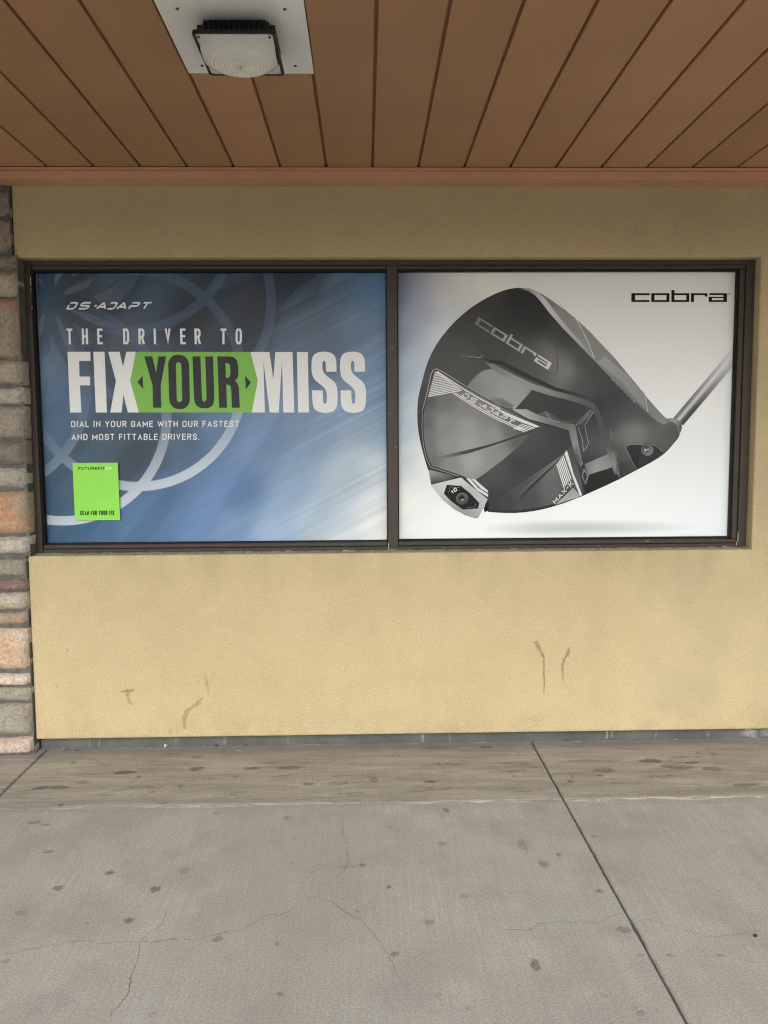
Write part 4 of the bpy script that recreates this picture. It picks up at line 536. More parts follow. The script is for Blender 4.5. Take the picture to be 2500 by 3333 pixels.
 {'n':'I','p':[(-.3474,2.0391),(-.2916,2.0389),(-.2897,1.732),(-.3459,1.7323)]},
 {'n':'S','p':[(-.1459,1.9385),(-.1999,1.9387),(-.2003,1.9679),(-.2007,1.9774),(-.2011,1.982),(-.2016,1.985),(-.2024,1.9876),(-.2035,1.9897),(-.2053,1.9918),(-.2091,1.9947),(-.2129,1.9918),(-.2148,1.9898),(-.2158,1.9876),(-.2166,1.9851),(-.217,1.9821),(-.2174,1.9784),(-.2178,1.9718),(-.2179,1.9631),(-.2176,1.9576),(-.217,1.9524),(-.2161,1.9475),(-.2149,1.943),(-.2129,1.9385),(-.2104,1.9339),(-.2072,1.9294),(-.2033,1.9248),(-.1981,1.9198),(-.1916,1.9142),(-.1839,1.9082),(-.1748,1.9016),(-.167,1.8953),(-.1605,1.8891),(-.1553,1.883),(-.1515,1.8772),(-.1483,1.8707),(-.1459,1.8635),(-.1442,1.8557),(-.1433,1.8472),(-.1426,1.8376),(-.142,1.8215),(-.1423,1.7954),(-.1434,1.7808),(-.1445,1.7726),(-.1459,1.7661),(-.1479,1.76),(-.1506,1.7542),(-.154,1.7489),(-.158,1.7439),(-.1636,1.7397),(-.1707,1.7361),(-.1794,1.7333),(-.1897,1.7311),(-.2,1.73),(-.2104,1.7299),(-.2209,1.7309),(-.2314,1.7329),(-.2404,1.7356),(-.2479,1.7389),(-.2539,1.7428),(-.2584,1.7474),(-.2622,1.7527),(-.2653,1.7585),(-.2677,1.7651),(-.2693,1.7723),(-.2705,1.7815),(-.272,1.7984),(-.2729,1.8445),(-.2178,1.8443),(-.2172,1.804),(-.2165,1.792),(-.216,1.7867),(-.2154,1.7841),(-.2145,1.7818),(-.2132,1.7798),(-.2113,1.7778),(-.2072,1.7749),(-.203,1.7778),(-.201,1.7799),(-.1998,1.7822),(-.1989,1.785),(-.1983,1.7882),(-.1979,1.7929),(-.1974,1.8022),(-.1972,1.8159),(-.1975,1.8241),(-.1983,1.8312),(-.1995,1.8374),(-.2011,1.8426),(-.2033,1.8476),(-.2061,1.8523),(-.2094,1.8567),(-.2133,1.8609),(-.2181,1.8654),(-.224,1.8703),(-.2308,1.8756),(-.2386,1.8812),(-.2455,1.8869),(-.2517,1.8926),(-.257,1.8984),(-.2615,1.9043),(-.2653,1.9106),(-.2682,1.9175),(-.2705,1.9248),(-.2719,1.9325),(-.273,1.9413),(-.2736,1.951),(-.2739,1.9617),(-.2737,1.9733),(-.2732,1.9837),(-.2723,1.9927),(-.2712,2.0005),(-.2696,2.0069),(-.2674,2.0129),(-.2644,2.0184),(-.2608,2.0234),(-.2564,2.0279),(-.2507,2.0317),(-.2438,2.0349),(-.2355,2.0375),(-.226,2.0394),(-.2162,2.0404),(-.2062,2.0405),(-.196,2.0396),(-.1855,2.0379),(-.1766,2.0354),(-.1691,2.0322),(-.1631,2.0282),(-.1586,2.0234),(-.1548,2.0181),(-.1518,2.0125),(-.1496,2.0065),(-.1481,2),(-.147,1.9919),(-.1462,1.9822),(-.1459,1.9676)]},
 {'n':'S','p':[(-.0001,1.9379),(-.0542,1.9381),(-.0547,1.9673),(-.0552,1.9768),(-.0556,1.9815),(-.0561,1.9844),(-.0569,1.987),(-.058,1.9891),(-.0598,1.9912),(-.0636,1.9941),(-.0674,1.9912),(-.0693,1.9892),(-.0703,1.987),(-.0711,1.9845),(-.0715,1.9815),(-.0718,1.9778),(-.0722,1.9712),(-.0723,1.9625),(-.072,1.957),(-.0714,1.9518),(-.0705,1.9469),(-.0692,1.9424),(-.0673,1.9378),(-.0647,1.9333),(-.0615,1.9287),(-.0576,1.9242),(-.0524,1.9191),(-.0459,1.9136),(-.038,1.9075),(-.0289,1.901),(-.0211,1.8946),(-.0146,1.8884),(-.0094,1.8824),(-.0055,1.8765),(-.0023,1.87),(.0001,1.8628),(.0018,1.855),(.0028,1.8465),(.0035,1.8369),(.0042,1.8208),(.004,1.7947),(.0028,1.78),(.0018,1.7718),(.0004,1.7653),(-.0016,1.7592),(-.0043,1.7534),(-.0076,1.7481),(-.0116,1.7432),(-.0172,1.7389),(-.0243,1.7353),(-.0331,1.7325),(-.0434,1.7303),(-.0537,1.7292),(-.0641,1.7291),(-.0746,1.7301),(-.0851,1.7321),(-.0941,1.7348),(-.1016,1.7381),(-.1077,1.742),(-.1122,1.7466),(-.1161,1.7519),(-.1192,1.7578),(-.1215,1.7643),(-.1232,1.7715),(-.1245,1.7808),(-.126,1.7977),(-.127,1.8438),(-.0719,1.8436),(-.0711,1.8033),(-.0704,1.7913),(-.0699,1.7859),(-.0692,1.7833),(-.0683,1.781),(-.0671,1.7791),(-.0651,1.7771),(-.061,1.7741),(-.0568,1.777),(-.0548,1.7792),(-.0536,1.7814),(-.0527,1.7842),(-.0522,1.7875),(-.0517,1.7922),(-.0512,1.8015),(-.0511,1.8152),(-.0515,1.8233),(-.0523,1.8305),(-.0535,1.8367),(-.0551,1.8419),(-.0574,1.8469),(-.0601,1.8516),(-.0635,1.856),(-.0674,1.8602),(-.0723,1.8648),(-.0781,1.8697),(-.085,1.8749),(-.0928,1.8806),(-.0998,1.8862),(-.1059,1.892),(-.1113,1.8978),(-.1158,1.9037),(-.1196,1.91),(-.1226,1.9168),(-.1248,1.9241),(-.1263,1.9319),(-.1274,1.9407),(-.1281,1.9504),(-.1284,1.9611),(-.1282,1.9727),(-.1278,1.9831),(-.1269,1.9922),(-.1258,1.9999),(-.1243,2.0064),(-.122,2.0123),(-.1191,2.0178),(-.1154,2.0228),(-.1111,2.0273),(-.1054,2.0312),(-.0985,2.0344),(-.0902,2.0369),(-.0806,2.0388),(-.0708,2.0398),(-.0608,2.0399),(-.0506,2.0391),(-.0401,2.0374),(-.0312,2.0349),(-.0237,2.0316),(-.0176,2.0276),(-.0131,2.0228),(-.0093,2.0176),(-.0063,2.012),(-.004,2.0059),(-.0025,1.9994),(-.0014,1.9913),(-.0006,1.9816),(-.0002,1.967)]}],
'bg_l': [
 (-1.6306,2.4182,.0436,.0929,.1823),
 (-1.4503,2.327,.0451,.0609,.0796),
 (-1.1856,2.4175,.0435,.0705,.1052),
 (-1.3793,2.1744,.0663,.0796,.0995),
 (-1.6271,2.1445,.0734,.1194,.1864),
 (-1.0654,2.3262,.0698,.1069,.1686),
 (-.9701,2.4172,.0516,.0811,.1256),
 (-.9126,2.2648,.0437,.0507,.0625),
 (-.7551,2.3712,.0386,.058,.0875),
 (-.6026,2.264,.0584,.0667,.0853),
 (-.6363,2.1414,.0732,.0871,.1134),
 (-.4134,2.4163,.0327,.0473,.0702),
 (-.2892,2.416,.0295,.0434,.0604),
 (-.1346,2.3395,.0923,.1502,.2345),
 (.022,2.4155,.0807,.1722,.3182),
 (.0838,2.3237,.1124,.218,.3787),
 (-.2146,2.1709,.1159,.1537,.2225),
 (-.0581,2.1858,.1486,.225,.3419),
 (.0819,2.0308,.2014,.3061,.4741),
 (-.3254,2.0787,.1196,.1637,.2413),
 (-1.228,2.0819,.0931,.1198,.1641),
 (-1.4773,2.0366,.0809,.1001,.1276),
 (-1.6196,1.9602,.1213,.1923,.3411),
 (-1.5487,1.8051,.1071,.1778,.325),
 (-1.2366,1.8346,.0682,.1086,.1604),
 (-1.3409,1.959,.0768,.1051,.1448),
 (-1.6329,1.6498,.0951,.1784,.3116),
 (-1.4022,1.5701,.0683,.1067,.1554),
 (-1.1691,1.5214,.0637,.0871,.12),
 (-1.5342,1.3977,.0614,.1109,.178),
 (-1.6655,1.2561,.0424,.0915,.1637),
 (-1.4196,1.1105,.0568,.1336,.2508),
 (-.9309,1.6143,.0811,.1343,.2181),
 (-.7723,1.6761,.1209,.2012,.3437),
 (-1.0038,1.2667,.0832,.1639,.3119),
 (-.8641,1.1697,.1238,.222,.4357),
 (-.6542,1.3277,.1151,.2175,.4197),
 (-.691,1.104,.2001,.3081,.5234),
 (-.5228,1.5645,.1675,.2692,.4542),
 (-.3005,1.6419,.2054,.2929,.4537),
 (.0171,1.7972,.2053,.2957,.4627),
 (.0793,1.6397,.2755,.3781,.5122),
 (-.3836,1.3893,.2258,.333,.4877),
 (-.2273,1.1964,.3559,.4583,.576),
 (-.0657,1.387,.3708,.465,.5593),
 (.0779,1.4337,.5046,.578,.6437),
 (.0608,1.2582,.6711,.6919,.699),
 (.0757,1.0972,.7186,.7258,.7186),
 (-.1487,1.0831,.5711,.6222,.6622),
 (-.468,1.102,.291,.4023,.5719),
 (-1.1352,1.108,.0822,.1741,.3349)],
'txt': {'adapt':[(-1.5096,2.2546),(-1.0883,2.2535),(-1.4978,2.2926)],'line1':[(-1.5046,1.6642),(-.65,1.6602),(-1.5034,1.6959)],'line2':[(-1.5047,1.5979),(-.8528,1.5955),(-1.5034,1.6297)],'hot':[(1.2685,1.8896),(1.3936,1.7703),(1.2763,1.8995)],'maxk':[(.9871,1.2491),(1.083,1.3548),(.9714,1.2659)],'ten':[(.4495,1.3077),(.4754,1.3264),(.44,1.3231)],'clubadapt':[(.4906,1.8116),(.7583,1.661),(.508,1.8335)],'logo':[(1.3673,2.2855),(1.8625,2.2843),(1.366,2.3457)],'clublogo':[(.5623,2.1778),(.9414,1.9432),(.5831,2.2138)],'reg':[(1.8667,2.3189),(1.8773,2.3189),(1.8664,2.3287)]},
'drv': [
 ('T',(-1.5095,2.0818),(-1.4806,2.0817),(-1.5083,2.1605)),
 ('H',(-1.4333,2.0815),(-1.4024,2.0814),(-1.4323,2.1602)),
 ('E',(-1.356,2.0813),(-1.3292,2.0812),(-1.3551,2.16)),
 ('D',(-1.226,2.0808),(-1.195,2.0807),(-1.2253,2.1596)),
 ('R',(-1.1485,2.0806),(-1.1175,2.0804),(-1.148,2.1594)),
 ('I',(-1.071,2.0803),(-1.0607,2.0802),(-1.0706,2.1591)),
 ('V',(-1.0141,2.0801),(-.9857,2.08),(-1.0138,2.159)),
 ('E',(-.9375,2.0798),(-.9101,2.0797),(-.9373,2.1587)),
 ('R',(-.865,2.0796),(-.8339,2.0795),(-.8649,2.1585)),
 ('T',(-.7343,2.0791),(-.7047,2.079),(-.7324,2.1581)),
 ('O',(-.658,2.0788),(-.6257,2.0787),(-.6562,2.1579))],
'sticker': {'q':[(-1.5003,1.482),(-1.2704,1.4815),(-1.2687,1.1863),(-1.4991,1.1862)],'t1':[(-1.4726,1.4467),(-1.3367,1.4463),(-1.472,1.4604)],'t2':[(-1.3357,1.4468),(-1.3039,1.4471),(-1.3352,1.4599)],'t3':[(-1.4713,1.2135),(-1.2971,1.2131),(-1.4709,1.2362)]},
'petal': [
 {'p':[(-1.615,2.3652),(-1.6415,2.4006),(-1.6273,2.4222)],'a':.35},
 {'p':[(-1.5614,2.3641),(-1.552,2.4408),(-1.5122,2.4407)],'a':.55},
 {'p':[(-1.475,2.4139),(-1.4601,2.4406),(-1.4203,2.4406)],'a':.5},
 {'p':[(-1.5246,2.3271),(-1.49,2.3599),(-1.4326,2.3876),(-1.355,2.4102),(-1.3976,2.3648),(-1.4602,2.3361)],'a':.4},
 {'p':[(-1.6139,2.2361),(-1.6397,2.2082),(-1.6549,2.1777),(-1.6525,2.091),(-1.6254,2.1598)],'a':.5},
 {'p':[(-1.5616,2.2359),(-1.5396,2.2105),(-1.5184,2.1646),(-1.464,2.0468),(-1.5026,2.047),(-1.5449,2.1443)],'a':.36},
 {'p':[(-1.4724,2.1848),(-1.4159,2.1566),(-1.3598,2.1437),(-1.3396,2.1334),(-1.3669,2.0926),(-1.4299,2.0621),(-1.4481,2.1235)],'a':.22},
 {'p':[(-1.5889,2.1367),(-1.5684,2.0754),(-1.5131,1.9803),(-1.5093,1.8825),(-1.6226,1.7692),(-1.6556,1.785),(-1.6487,2.0014),(-1.5953,2.0473)],'a':.4},
 {'p':[(-1.5216,2.2739),(-1.4534,2.2484),(-1.3822,2.2329),(-1.3166,2.1997),(-1.2586,2.1658),(-1.3433,2.1717),(-1.4241,2.2101)],'a':.35},
 {'p':[(-1.3685,2.3217),(-1.2747,2.3646),(-1.1849,2.4402),(-1.1182,2.4401),(-1.1723,2.3568),(-1.2574,2.2733),(-1.3292,2.276)],'a':.34},
 {'p':[(-.7927,2.3332),(-.7236,2.4168),(-.6561,2.4394),(-.5529,2.4393),(-.6156,2.4014),(-.7096,2.3559)],'a':.2},
 {'p':[(-.443,2.233),(-.3846,2.3094),(-.3477,2.3501),(-.2118,2.4312),(-.265,2.3295),(-.3488,2.2787)],'a':.3}],
'cracks': [
 [(-1.1466,-1.6495),(-1.1083,-1.6395),(-1.0843,-1.6289),(-1.0531,-1.6173),(-1.0217,-1.6056),(-.979,-1.6035),(-.9488,-1.5868),(-.9147,-1.5796),(-.8818,-1.5902),(-.8569,-1.5992),(-.7935,-1.5919),(-.7344,-1.5938),(-.6748,-1.5981),(-.6417,-1.5837),(-.6065,-1.5765),(-.5652,-1.5969),(-.5319,-1.5801),(-.4977,-1.5655),(-.4485,-1.5488),(-.4122,-1.5413),(-.3799,-1.5034),(-.3503,-1.4655),(-.2962,-1.4647),(-.2713,-1.4416),(-.2522,-1.4097)],
 [(-.7291,-1.5998),(-.7197,-1.6463),(-.7093,-1.7129),(-.7117,-1.7362),(-.7101,-1.7654),(-.6958,-1.826),(-.7028,-1.8689),(-.7193,-1.91),(-.7116,-1.9547)],
 [(-.7307,-1.5939),(-.7121,-1.5402),(-.6824,-1.51),(-.6845,-1.465),(-.6938,-1.4182)],
 [(-.2211,-1.4025),(-.217,-1.3719),(-.2065,-1.361),(-.1743,-1.3592),(-.1814,-1.3082),(-.1384,-1.257),(-.0979,-1.2117),(-.0822,-1.1558),(-.0791,-1.0974),(-.0867,-1.0362)],
 [(-.105,-.9629),(-.1075,-.8769),(-.113,-.7547)],
 [(-.1745,-1.3563),(-.1242,-1.403),(-.0832,-1.4518),(-.0514,-1.4858),(-.0282,-1.4995),(.0022,-1.5635),(.0382,-1.6363),(.0648,-1.716),(.083,-1.7906),(.1078,-1.8415)],
 [(.3978,-1.5788),(.4672,-1.5688),(.5102,-1.58),(.5486,-1.5414),(.6268,-1.5338),(.6784,-1.5419),(.7598,-1.5382),(.8038,-1.5074),(.855,-1.4934)],
 [(.8796,-1.5358),(.9275,-1.5309),(.9639,-1.5576),(1.0209,-1.5868),(1.0785,-1.6288),(1.1722,-1.6198),(1.2474,-1.604),(1.296,-1.5809)],
 [(-.709,-.0908),(-.7027,-.2266),(-.6916,-.3823)],
 [(-.685,-.7947),(-.7062,-.854),(-.698,-.9461)],
 [(-.113,-.7529),(-.1051,-.8948),(-.0852,-1.0258),(-.0848,-1.1194)]],
'stains': [
 (-1.2442,-1.0191,.0198,.0124,.6),
 (-.9587,-1.1793,.0189,.0176,.65),
 (-1.1105,-1.277,.0208,.0194,.65),
 (-.7609,-1.2961,.0206,.0265,.7),
 (-.8006,-1.4806,.0185,.0207,.65),
 (-.6857,-1.1758,.0223,.0256,.3),
 (-.4858,-1.59,.0192,.0166,.5),
 (-.0258,-1.1578,.0147,.0147,.6),
 (-.0862,-1.1671,.0432,.0098,.25),
 (-1.1161,-1.6782,.0178,.0132,.35),
 (-.2573,-1.8544,.01,.0115,.45),
 (-.2091,-1.2,.0086,.0079,.5),
 (-.2928,-1.6221,.0073,.0105,.6),
 (-.0402,-1.4533,.0071,.0079,.5),
 (-1.1767,-1.4251,.0236,.0161,.3),
 (-.6037,-1.9226,.0154,.0109,.25),
 (-.9336,-1.4929,.0076,.0077,.35),
 (-.2873,-1.1356,.0087,.0083,.4),
 (.2898,-1.0097,.02,.0198,.45),
 (.6028,-1.0333,.0181,.0562,.3),
 (.726,-1.108,.0133,.0169,.5),
 (.653,-1.176,.0216,.0275,.45),
 (.1962,-1.5223,.0221,.0176,.4),
 (.8217,-1.584,.0224,.0218,.5),
 (.5007,-1.7483,.0168,.0284,.65),
 (.0759,-1.6832,.0143,.0155,.6),
 (.8081,-1.3604,.017,.0157,.5),
 (.9009,-.9738,.0157,.0111,.55),
 (.9224,-1.7159,.012,.0099,.5),
 (1.0748,-1.7208,.0141,.0087,.4),
 (.7483,-1.9602,.0127,.0124,.4),
 (.1918,-1.8713,.0145,.0143,.3),
 (.2742,-1.9273,.0097,.0127,.25),
 (.0687,-1.3092,.0107,.0118,.9),
 (.3289,-1.376,.0177,.0169,.3),
 (.6667,-1.8882,.0105,.0113,.25),
 (1.1527,-1.7529,.0154,.0096,.25),
 (.7425,-1.9392,.0058,.0054,.35),
 (.8337,-1.7131,.0128,.0087,.35),
 (.332,-.7261,.0149,.0214,.55),
 (.938,-.4556,.015,.02,.7),
 (.9587,-.4049,.0065,.0358,.5),
 (.6861,-.3869,.0131,.0155,.5),
 (.089,-.8663,.0095,.0119,.4),
 (1.6715,-.1431,.0162,.0148,.4),
 (1.7431,-.1549,.0162,.0147,.45),
 (1.1953,-.9405,.0075,.0057,.3),
 (-1.464,-.144,.0185,.0232,.45),
 (-1.3403,-.3762,.0457,.0231,.4),
 (-1.3503,-.6149,.0164,.0158,.55),
 (-1.3981,-.7735,.037,.0185,.5),
 (-1.3413,-.7958,.0271,.0101,.5),
 (-.9822,-.496,.0148,.0145,.5),
 (-.3448,-.7697,.0215,.0167,.4),
 (-.3015,-.9488,.0093,.0093,.35),
 (-1.0899,-.3285,.0133,.0211,.5),
 (-.8677,-.439,.0172,.0225,.45),
 (-.628,-.3405,.0154,.0158,.5),
 (-.6513,-.7166,.0199,.015,.3),
 (.0252,-.4038,.0217,.0407,.4),
 (-1.1722,-.2721,.0537,.0217,.75),
 (-1.4271,-.4308,.0515,.0249,.6),
 (-1.0359,-.4452,.1016,.0199,.6),
 (-.8341,-.2438,.0451,.0249,.7),
 (-.5643,-.2485,.0406,.0221,.6),
 (-.3847,-.2469,.079,.0249,.6),
 (-.1204,-.429,.1076,.0252,.6),
 (-.2811,-.4357,.0322,.02,.6),
 (-.0961,-.5475,.0833,.0213,.6),
 (-.8643,-.0997,.0304,.0119,.6),
 (-1.2112,-.5234,.0733,.0166,.5),
 (-1.5056,-.4329,.0429,.0224,.5),
 (-.5999,-.5148,.063,.0168,.45),
 (-1.0729,-.2293,.0679,.0167,.5),
 (-1.0159,-.0489,.071,.0183,.4),
 (.361,-.2332,.102,.0307,.6),
 (.7147,-.2324,.0908,.0196,.6),
 (.2881,-.4315,.0366,.0176,.7),
 (.4259,-.4543,.1391,.015,.5),
 (1.3928,-.2296,.0682,.0281,.7),
 (1.5881,-.2599,.0384,.0139,.7),
 (1.1313,-.3342,.0664,.0319,.5),
 (1.3822,-.4129,.076,.023,.65),
 (1.0906,-.3967,.0217,.0104,.7),
 (1.4998,-.3098,.0891,.0297,.5),
 (1.6574,-.3377,.0553,.0267,.5),
 (.8492,-.5774,.0725,.014,.5),
 (1.7267,-.5224,.0633,.0218,.5),
 (.3807,-.0258,.1075,.0278,.5),
 (.6093,-.0221,.0358,.0217,.6),
 (.7772,-.263,.045,.0138,.6),
 (.16,-.4011,.0434,.0128,.5),
 (1.1428,-.4758,.0533,.0124,.5),
 (1.9487,-.1326,.0466,.0119,.6)],
'drips': [
 ([(-1.2684,.3132),(-1.2306,.3176),(-1.1904,.3207)],[.0082,.0153,.0082],.6),
 ([(-1.2329,.32),(-1.2292,.2896),(-1.2252,.2689),(-1.2049,.2394)],[.0118,.0106,.0082,.0024],.55),
 ([(-.839,.4057),(-.8279,.3814),(-.8228,.3485),(-.8147,.2937)],[.0035,.0071,.0106,.0035],.4),
 ([(-.7798,.4135),(-.797,.387),(-.805,.3507)],[.0024,.0047,.0035],.3),
 ([(-.8446,.2807),(-.8788,.2422),(-.9149,.2207),(-.9343,.2039),(-.9413,.1636),(-.944,.1085)],[.0071,.013,.0141,.0141,.013,.0106],.45),
 ([(-1.0183,.1219),(-1.016,.0789)],[.0165,.0118],.25),
 ([(.8672,.5458),(.8806,.5261),(.8977,.4931),(.9101,.4625),(.9124,.3647),(.9135,.264)],[.0141,.0153,.0106,.0094,.0082,.0047],.65),
 ([(1.0426,.5217),(1.0347,.4877),(1.0159,.455),(1.0067,.4246),(1.0086,.3756),(1.0152,.3327)],[.0082,.0141,.0094,.0094,.0082,.0059],.6),
 ([(1.0407,.4913),(1.0375,.4633)],[.0071,.0024],.5),
 ([(.8671,.5543),(.8732,.5384)],[.0212,.0165],.4),
 ([(-1.5351,.5435),(-1.5196,.5217)],[.0047,.0082],.4),
 ([(-1.6638,.6957),(-1.6492,.6836)],[.0059,.0059],.35),
 ([(-1.4846,.4322),(-1.4804,.4201)],[.0071,.0071],.35),
 ([(-1.5916,.337),(-1.5816,.3514)],[.0059,.0047],.35),
 ([(-1.3906,.8116),(-1.3749,.7948)],[.0035,.0035],.3),
 ([(-.7055,.5623),(-.6987,.5526)],[.0071,.0071],.3),
 ([(-.4963,.4013),(-.5052,.3686)],[.0035,.0035],.3),
 ([(1.2704,.1814),(1.2526,.1606)],[.0047,.0082],.35),
 ([(1.7054,.4892),(1.6963,.4673)],[.0059,.0071],.4),
 ([(2.0063,.202),(1.9651,.1554)],[.0047,.0047],.3),
 ([(1.6859,.7509),(1.6501,.7392)],[.0047,.0047],.3),
 ([(1.8444,.6923),(1.8494,.6873)],[.0071,.0059],.4)],
'leaves': [
 (-1.5618,.0027),
 (-1.4959,.0001),
 (-1.051,.036),
 (-.8505,.0345),
 (-.793,.0355),
 (-.6404,.0359),
 (-.1744,.0562),
 (-.3225,.0555),
 (-.2858,.0509),
 (-.6639,-.0442)],
'pebble': (1.23,-1.6301),
'stones': [
 (2.796,2.6731,-1.7026),
 (2.6574,2.5048,-1.7069),
 (2.4904,2.4267,-1.6877),
 (2.4093,2.29,-1.6928),
 (2.2841,1.9993,-1.6862),
 (1.986,1.8733,-1.6796),
 (1.8569,1.778,-1.6773),
 (1.763,1.6072,-1.6788),
 (1.5936,1.4805,-1.6795),
 (1.4624,1.3638,-1.6851),
 (1.3455,1.1346,-1.6824),
 (1.1176,1.0314,-1.6808),
 (1.0052,.9186,-1.6934),
 (.903,.8456,-1.6913),
 (.8363,.7491,-1.701),
 (.7364,.6754,-1.6942),
 (.6549,.4423,-1.6905),
 (.4217,.3631,-1.696),
 (.3503,.2803,-1.6979),
 (.2661,.1029,-1.7098),
 (.0898,.0045,-1.702)],
'shadow': (1.0768,1.1224),
'rose': (-1.5794,2.2893),
'ringR': (-1.5794,-1.011),
'ring0': .5221
}

# ------------------------------------------------------------------ ground
lot = link('parking_lot', mesh_of('parking_lot', [(-400, -400, -.14), (400, -400, -.14), (400, -9.25, -.14), (-400, -9.25, -.14)], [(0, 1, 2, 3)]), M_ASPHALT)
lot['kind'] = 'structure'
walk = box('sidewalk', M_KERB, None, -30, 30, -9.1, 0.3, -.30, -.030)
walk['kind'] = 'structure'
JOINTS = [-9.27, -6.735, -4.2, -1.668, 0.863, 3.395, 5.93, 8.46]
def slab(x0, x1, y0, y1, seed):
    """one cast slab with slightly crumbled, rounded arrises along its joints"""
    n = max(8, int((y1 - y0) / 0.03))
    ys = np.linspace(y0, y1, n)
    wob = lambda s: 0.0015 * vnoise(ys * 9, ys * 0 + s, seed) + 0.0012 * np.maximum(0, vnoise(ys * 31, ys * 0 + s + 5, seed) - .2) * 4
    g = 0.0035
    L0, R0 = x0 + g + np.abs(wob(1)), x1 - g - np.abs(wob(2))
    verts, faces = [], []
    for i in range(n):
        for x, z in ((L0[i] - .001, -.030), (L0[i], -.006), (L0[i] + .006, 0.0), (R0[i] - .006, 0.0), (R0[i], -.006), (R0[i] + .001, -.030)):
            verts.append((x, ys[i], z))
    for i in range(n - 1):
        for j in range(5):
            a = i * 6 + j
            faces.append((a, a + 1, a + 7, a + 6))
    return link('concrete_slab', mesh_of('concrete_slab', verts, faces), M_CONC, walk)
SLABS = []
for i in range(len(JOINTS) - 1):
    SLABS.append((JOINTS[i], JOINTS[i + 1], slab(JOINTS[i], JOINTS[i + 1], -2.55, 0.06, i)))
    slab(JOINTS[i], JOINTS[i + 1], -5.1, -2.558, i + 20)
    slab(JOINTS[i], JOINTS[i + 1], -8.95, -5.108, i + 40)
box('kerb', M_KERB, walk, -9.27, 8.46, -9.25, -8.958, -.30, 0.0, bevel=.012, seg=2)

def slab_at(x):
    for a, b, s in SLABS:
        if a <= x < b: return s
def film(name, pts, rads, mat, parent, cover, z=None, y=None, jag=0.0):
    """a strip of soft-edged wear along a path, lying on the ground (z) or on the wall (y)"""
    P = np.array(pts, float)
    seg = np.linalg.norm(np.diff(P, axis=0), axis=1)
    t = np.r_[0, np.cumsum(seg)]
    n = max(4, int(t[-1] / 0.012) + 2)
    tt = np.linspace(0, t[-1], n)
    Q = np.stack([np.interp(tt, t, P[:, 0]), np.interp(tt, t, P[:, 1])], 1)
    w = np.interp(tt, t, rads)
    d = np.gradient(Q, axis=0)
    d /= np.linalg.norm(d, axis=1)[:, None] + 1e-9
    Nn = np.stack([-d[:, 1], d[:, 0]], 1)
    if jag: Q = Q + Nn * (rng.normal(0, jag, n))[:, None]
    w = w * (1 + .35 * rng.uniform(-1, 1, n))
    verts, al, faces = [], [], []
    put = (lambda q: (q[0], q[1], z)) if z is not None else (lambda q: (q[0], y, q[1]))
    for i in range(n):
        e = 1.0 if 0 < i < n - 1 else 0.0
        for k, a in ((-1, 0), (-.45, 1), (.45, 1), (1, 0)):
            verts.append(put(Q[i] + Nn[i] * w[i] / 2 * k)); al.append(a * cover * e)
    for i in range(n - 1):
        for j in range(3):
            a = i * 4 + j
            faces.append((a, a + 1, a + 5, a + 4))
    return link(name, mesh_of(name, verts, faces, alpha=al), mat, parent)
for ci, c in enumerate(D['cracks']):
    m = c[len(c) // 2]
    film('crack', c, [.0012] + [random.choice((.0016, .0024, .0030, .0036)) for _ in c[2:]] + [.0010], M_CRACK, slab_at(m[0]), (.72, .74, .58, .42, .3, .5, .42, .36, .35, .35, .26)[ci], z=.0012, jag=.0022)
for x, y, rx, ry, a in D['stains']:
    k = 18
    a *= .60
    verts, al = [(x, y, .0016)], [a]
    ph, am = rng.uniform(0, 6.28, 4), rng.uniform(.03, .15, 3)
    rin = rng.uniform(.70, .92)
    for ring, av in ((rin, a * .9), (1.0, 0.0)):
        for i in range(k):
            t = 2 * math.pi * i / k
            w = 1 + am[0] * math.sin(2 * t + ph[0]) + am[1] * math.sin(3 * t + ph[1]) + am[2] * math.sin(5 * t + ph[2])
            verts.append((x + rx * ring * w * math.cos(t), y + ry * ring * w * math.sin(t), .0016)); al.append(av)
    faces = [(0, 1 + i, 1 + (i + 1) % k) for i in range(k)] + [(1 + i, 1 + k + i, 1 + k + (i + 1) % k, 1 + (i + 1) % k) for i in range(k)]
    if rx > 3.2 * ry and y > -.7: link('scuff_mark', mesh_of('scuff_mark', verts, faces, alpha=[v * .70 for v in al]), M_SCUFF, slab_at(x))
    else: link('gum_stain', mesh_of('gum_stain', verts, faces, alpha=al), M_GUM, slab_at(x))

# ------------------------------------------------------------------ stucco wall
WX0, WX1 = -1.7045, 7.0
WL, WR, WB, WT = -1.7045, 1.976, 1.018, 2.484            # window opening in the stucco
wall = empty('stucco_wall', (0, 0, 0), 'tan stucco shop wall above a recessed grey plinth, with a wide two-pane window', 'wall')
def extrude_outline(outline, y0, y1, bevel):
    bm = bmesh.new()
    f = bm.faces.new([bm.verts.new((x, y0, z)) for x, z in outline])
    if f.normal.y > 0: f.normal_flip()
    r = bmesh.ops.extrude_face_region(bm, geom=[f])
    for v in r['geom']:
        if isinstance(v, bmesh.types.BMVert): v.co.y = y1
    bmesh.ops.recalc_face_normals(bm, faces=bm.faces)
    ed = [e for e in bm.edges if all(abs(v.co.y - y0) < 1e-6 for v in e.verts)]
    bmesh.ops.bevel(bm, geom=ed, offset=bevel, segments=3, affect='EDGES', profile=.5)
    return bm
bm = extrude_outline([(WX0, .068), (WX1, .068), (WX1, 2.90), (WX0, 2.90), (WX0, WT), (WR, WT), (WR, WB), (WX0, WB)], 0.0, .30, .009)
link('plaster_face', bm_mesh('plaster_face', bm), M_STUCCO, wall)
box('plinth', M_PLINTH, wall, -1.70, WX1, .050, .28, -.05, .080)
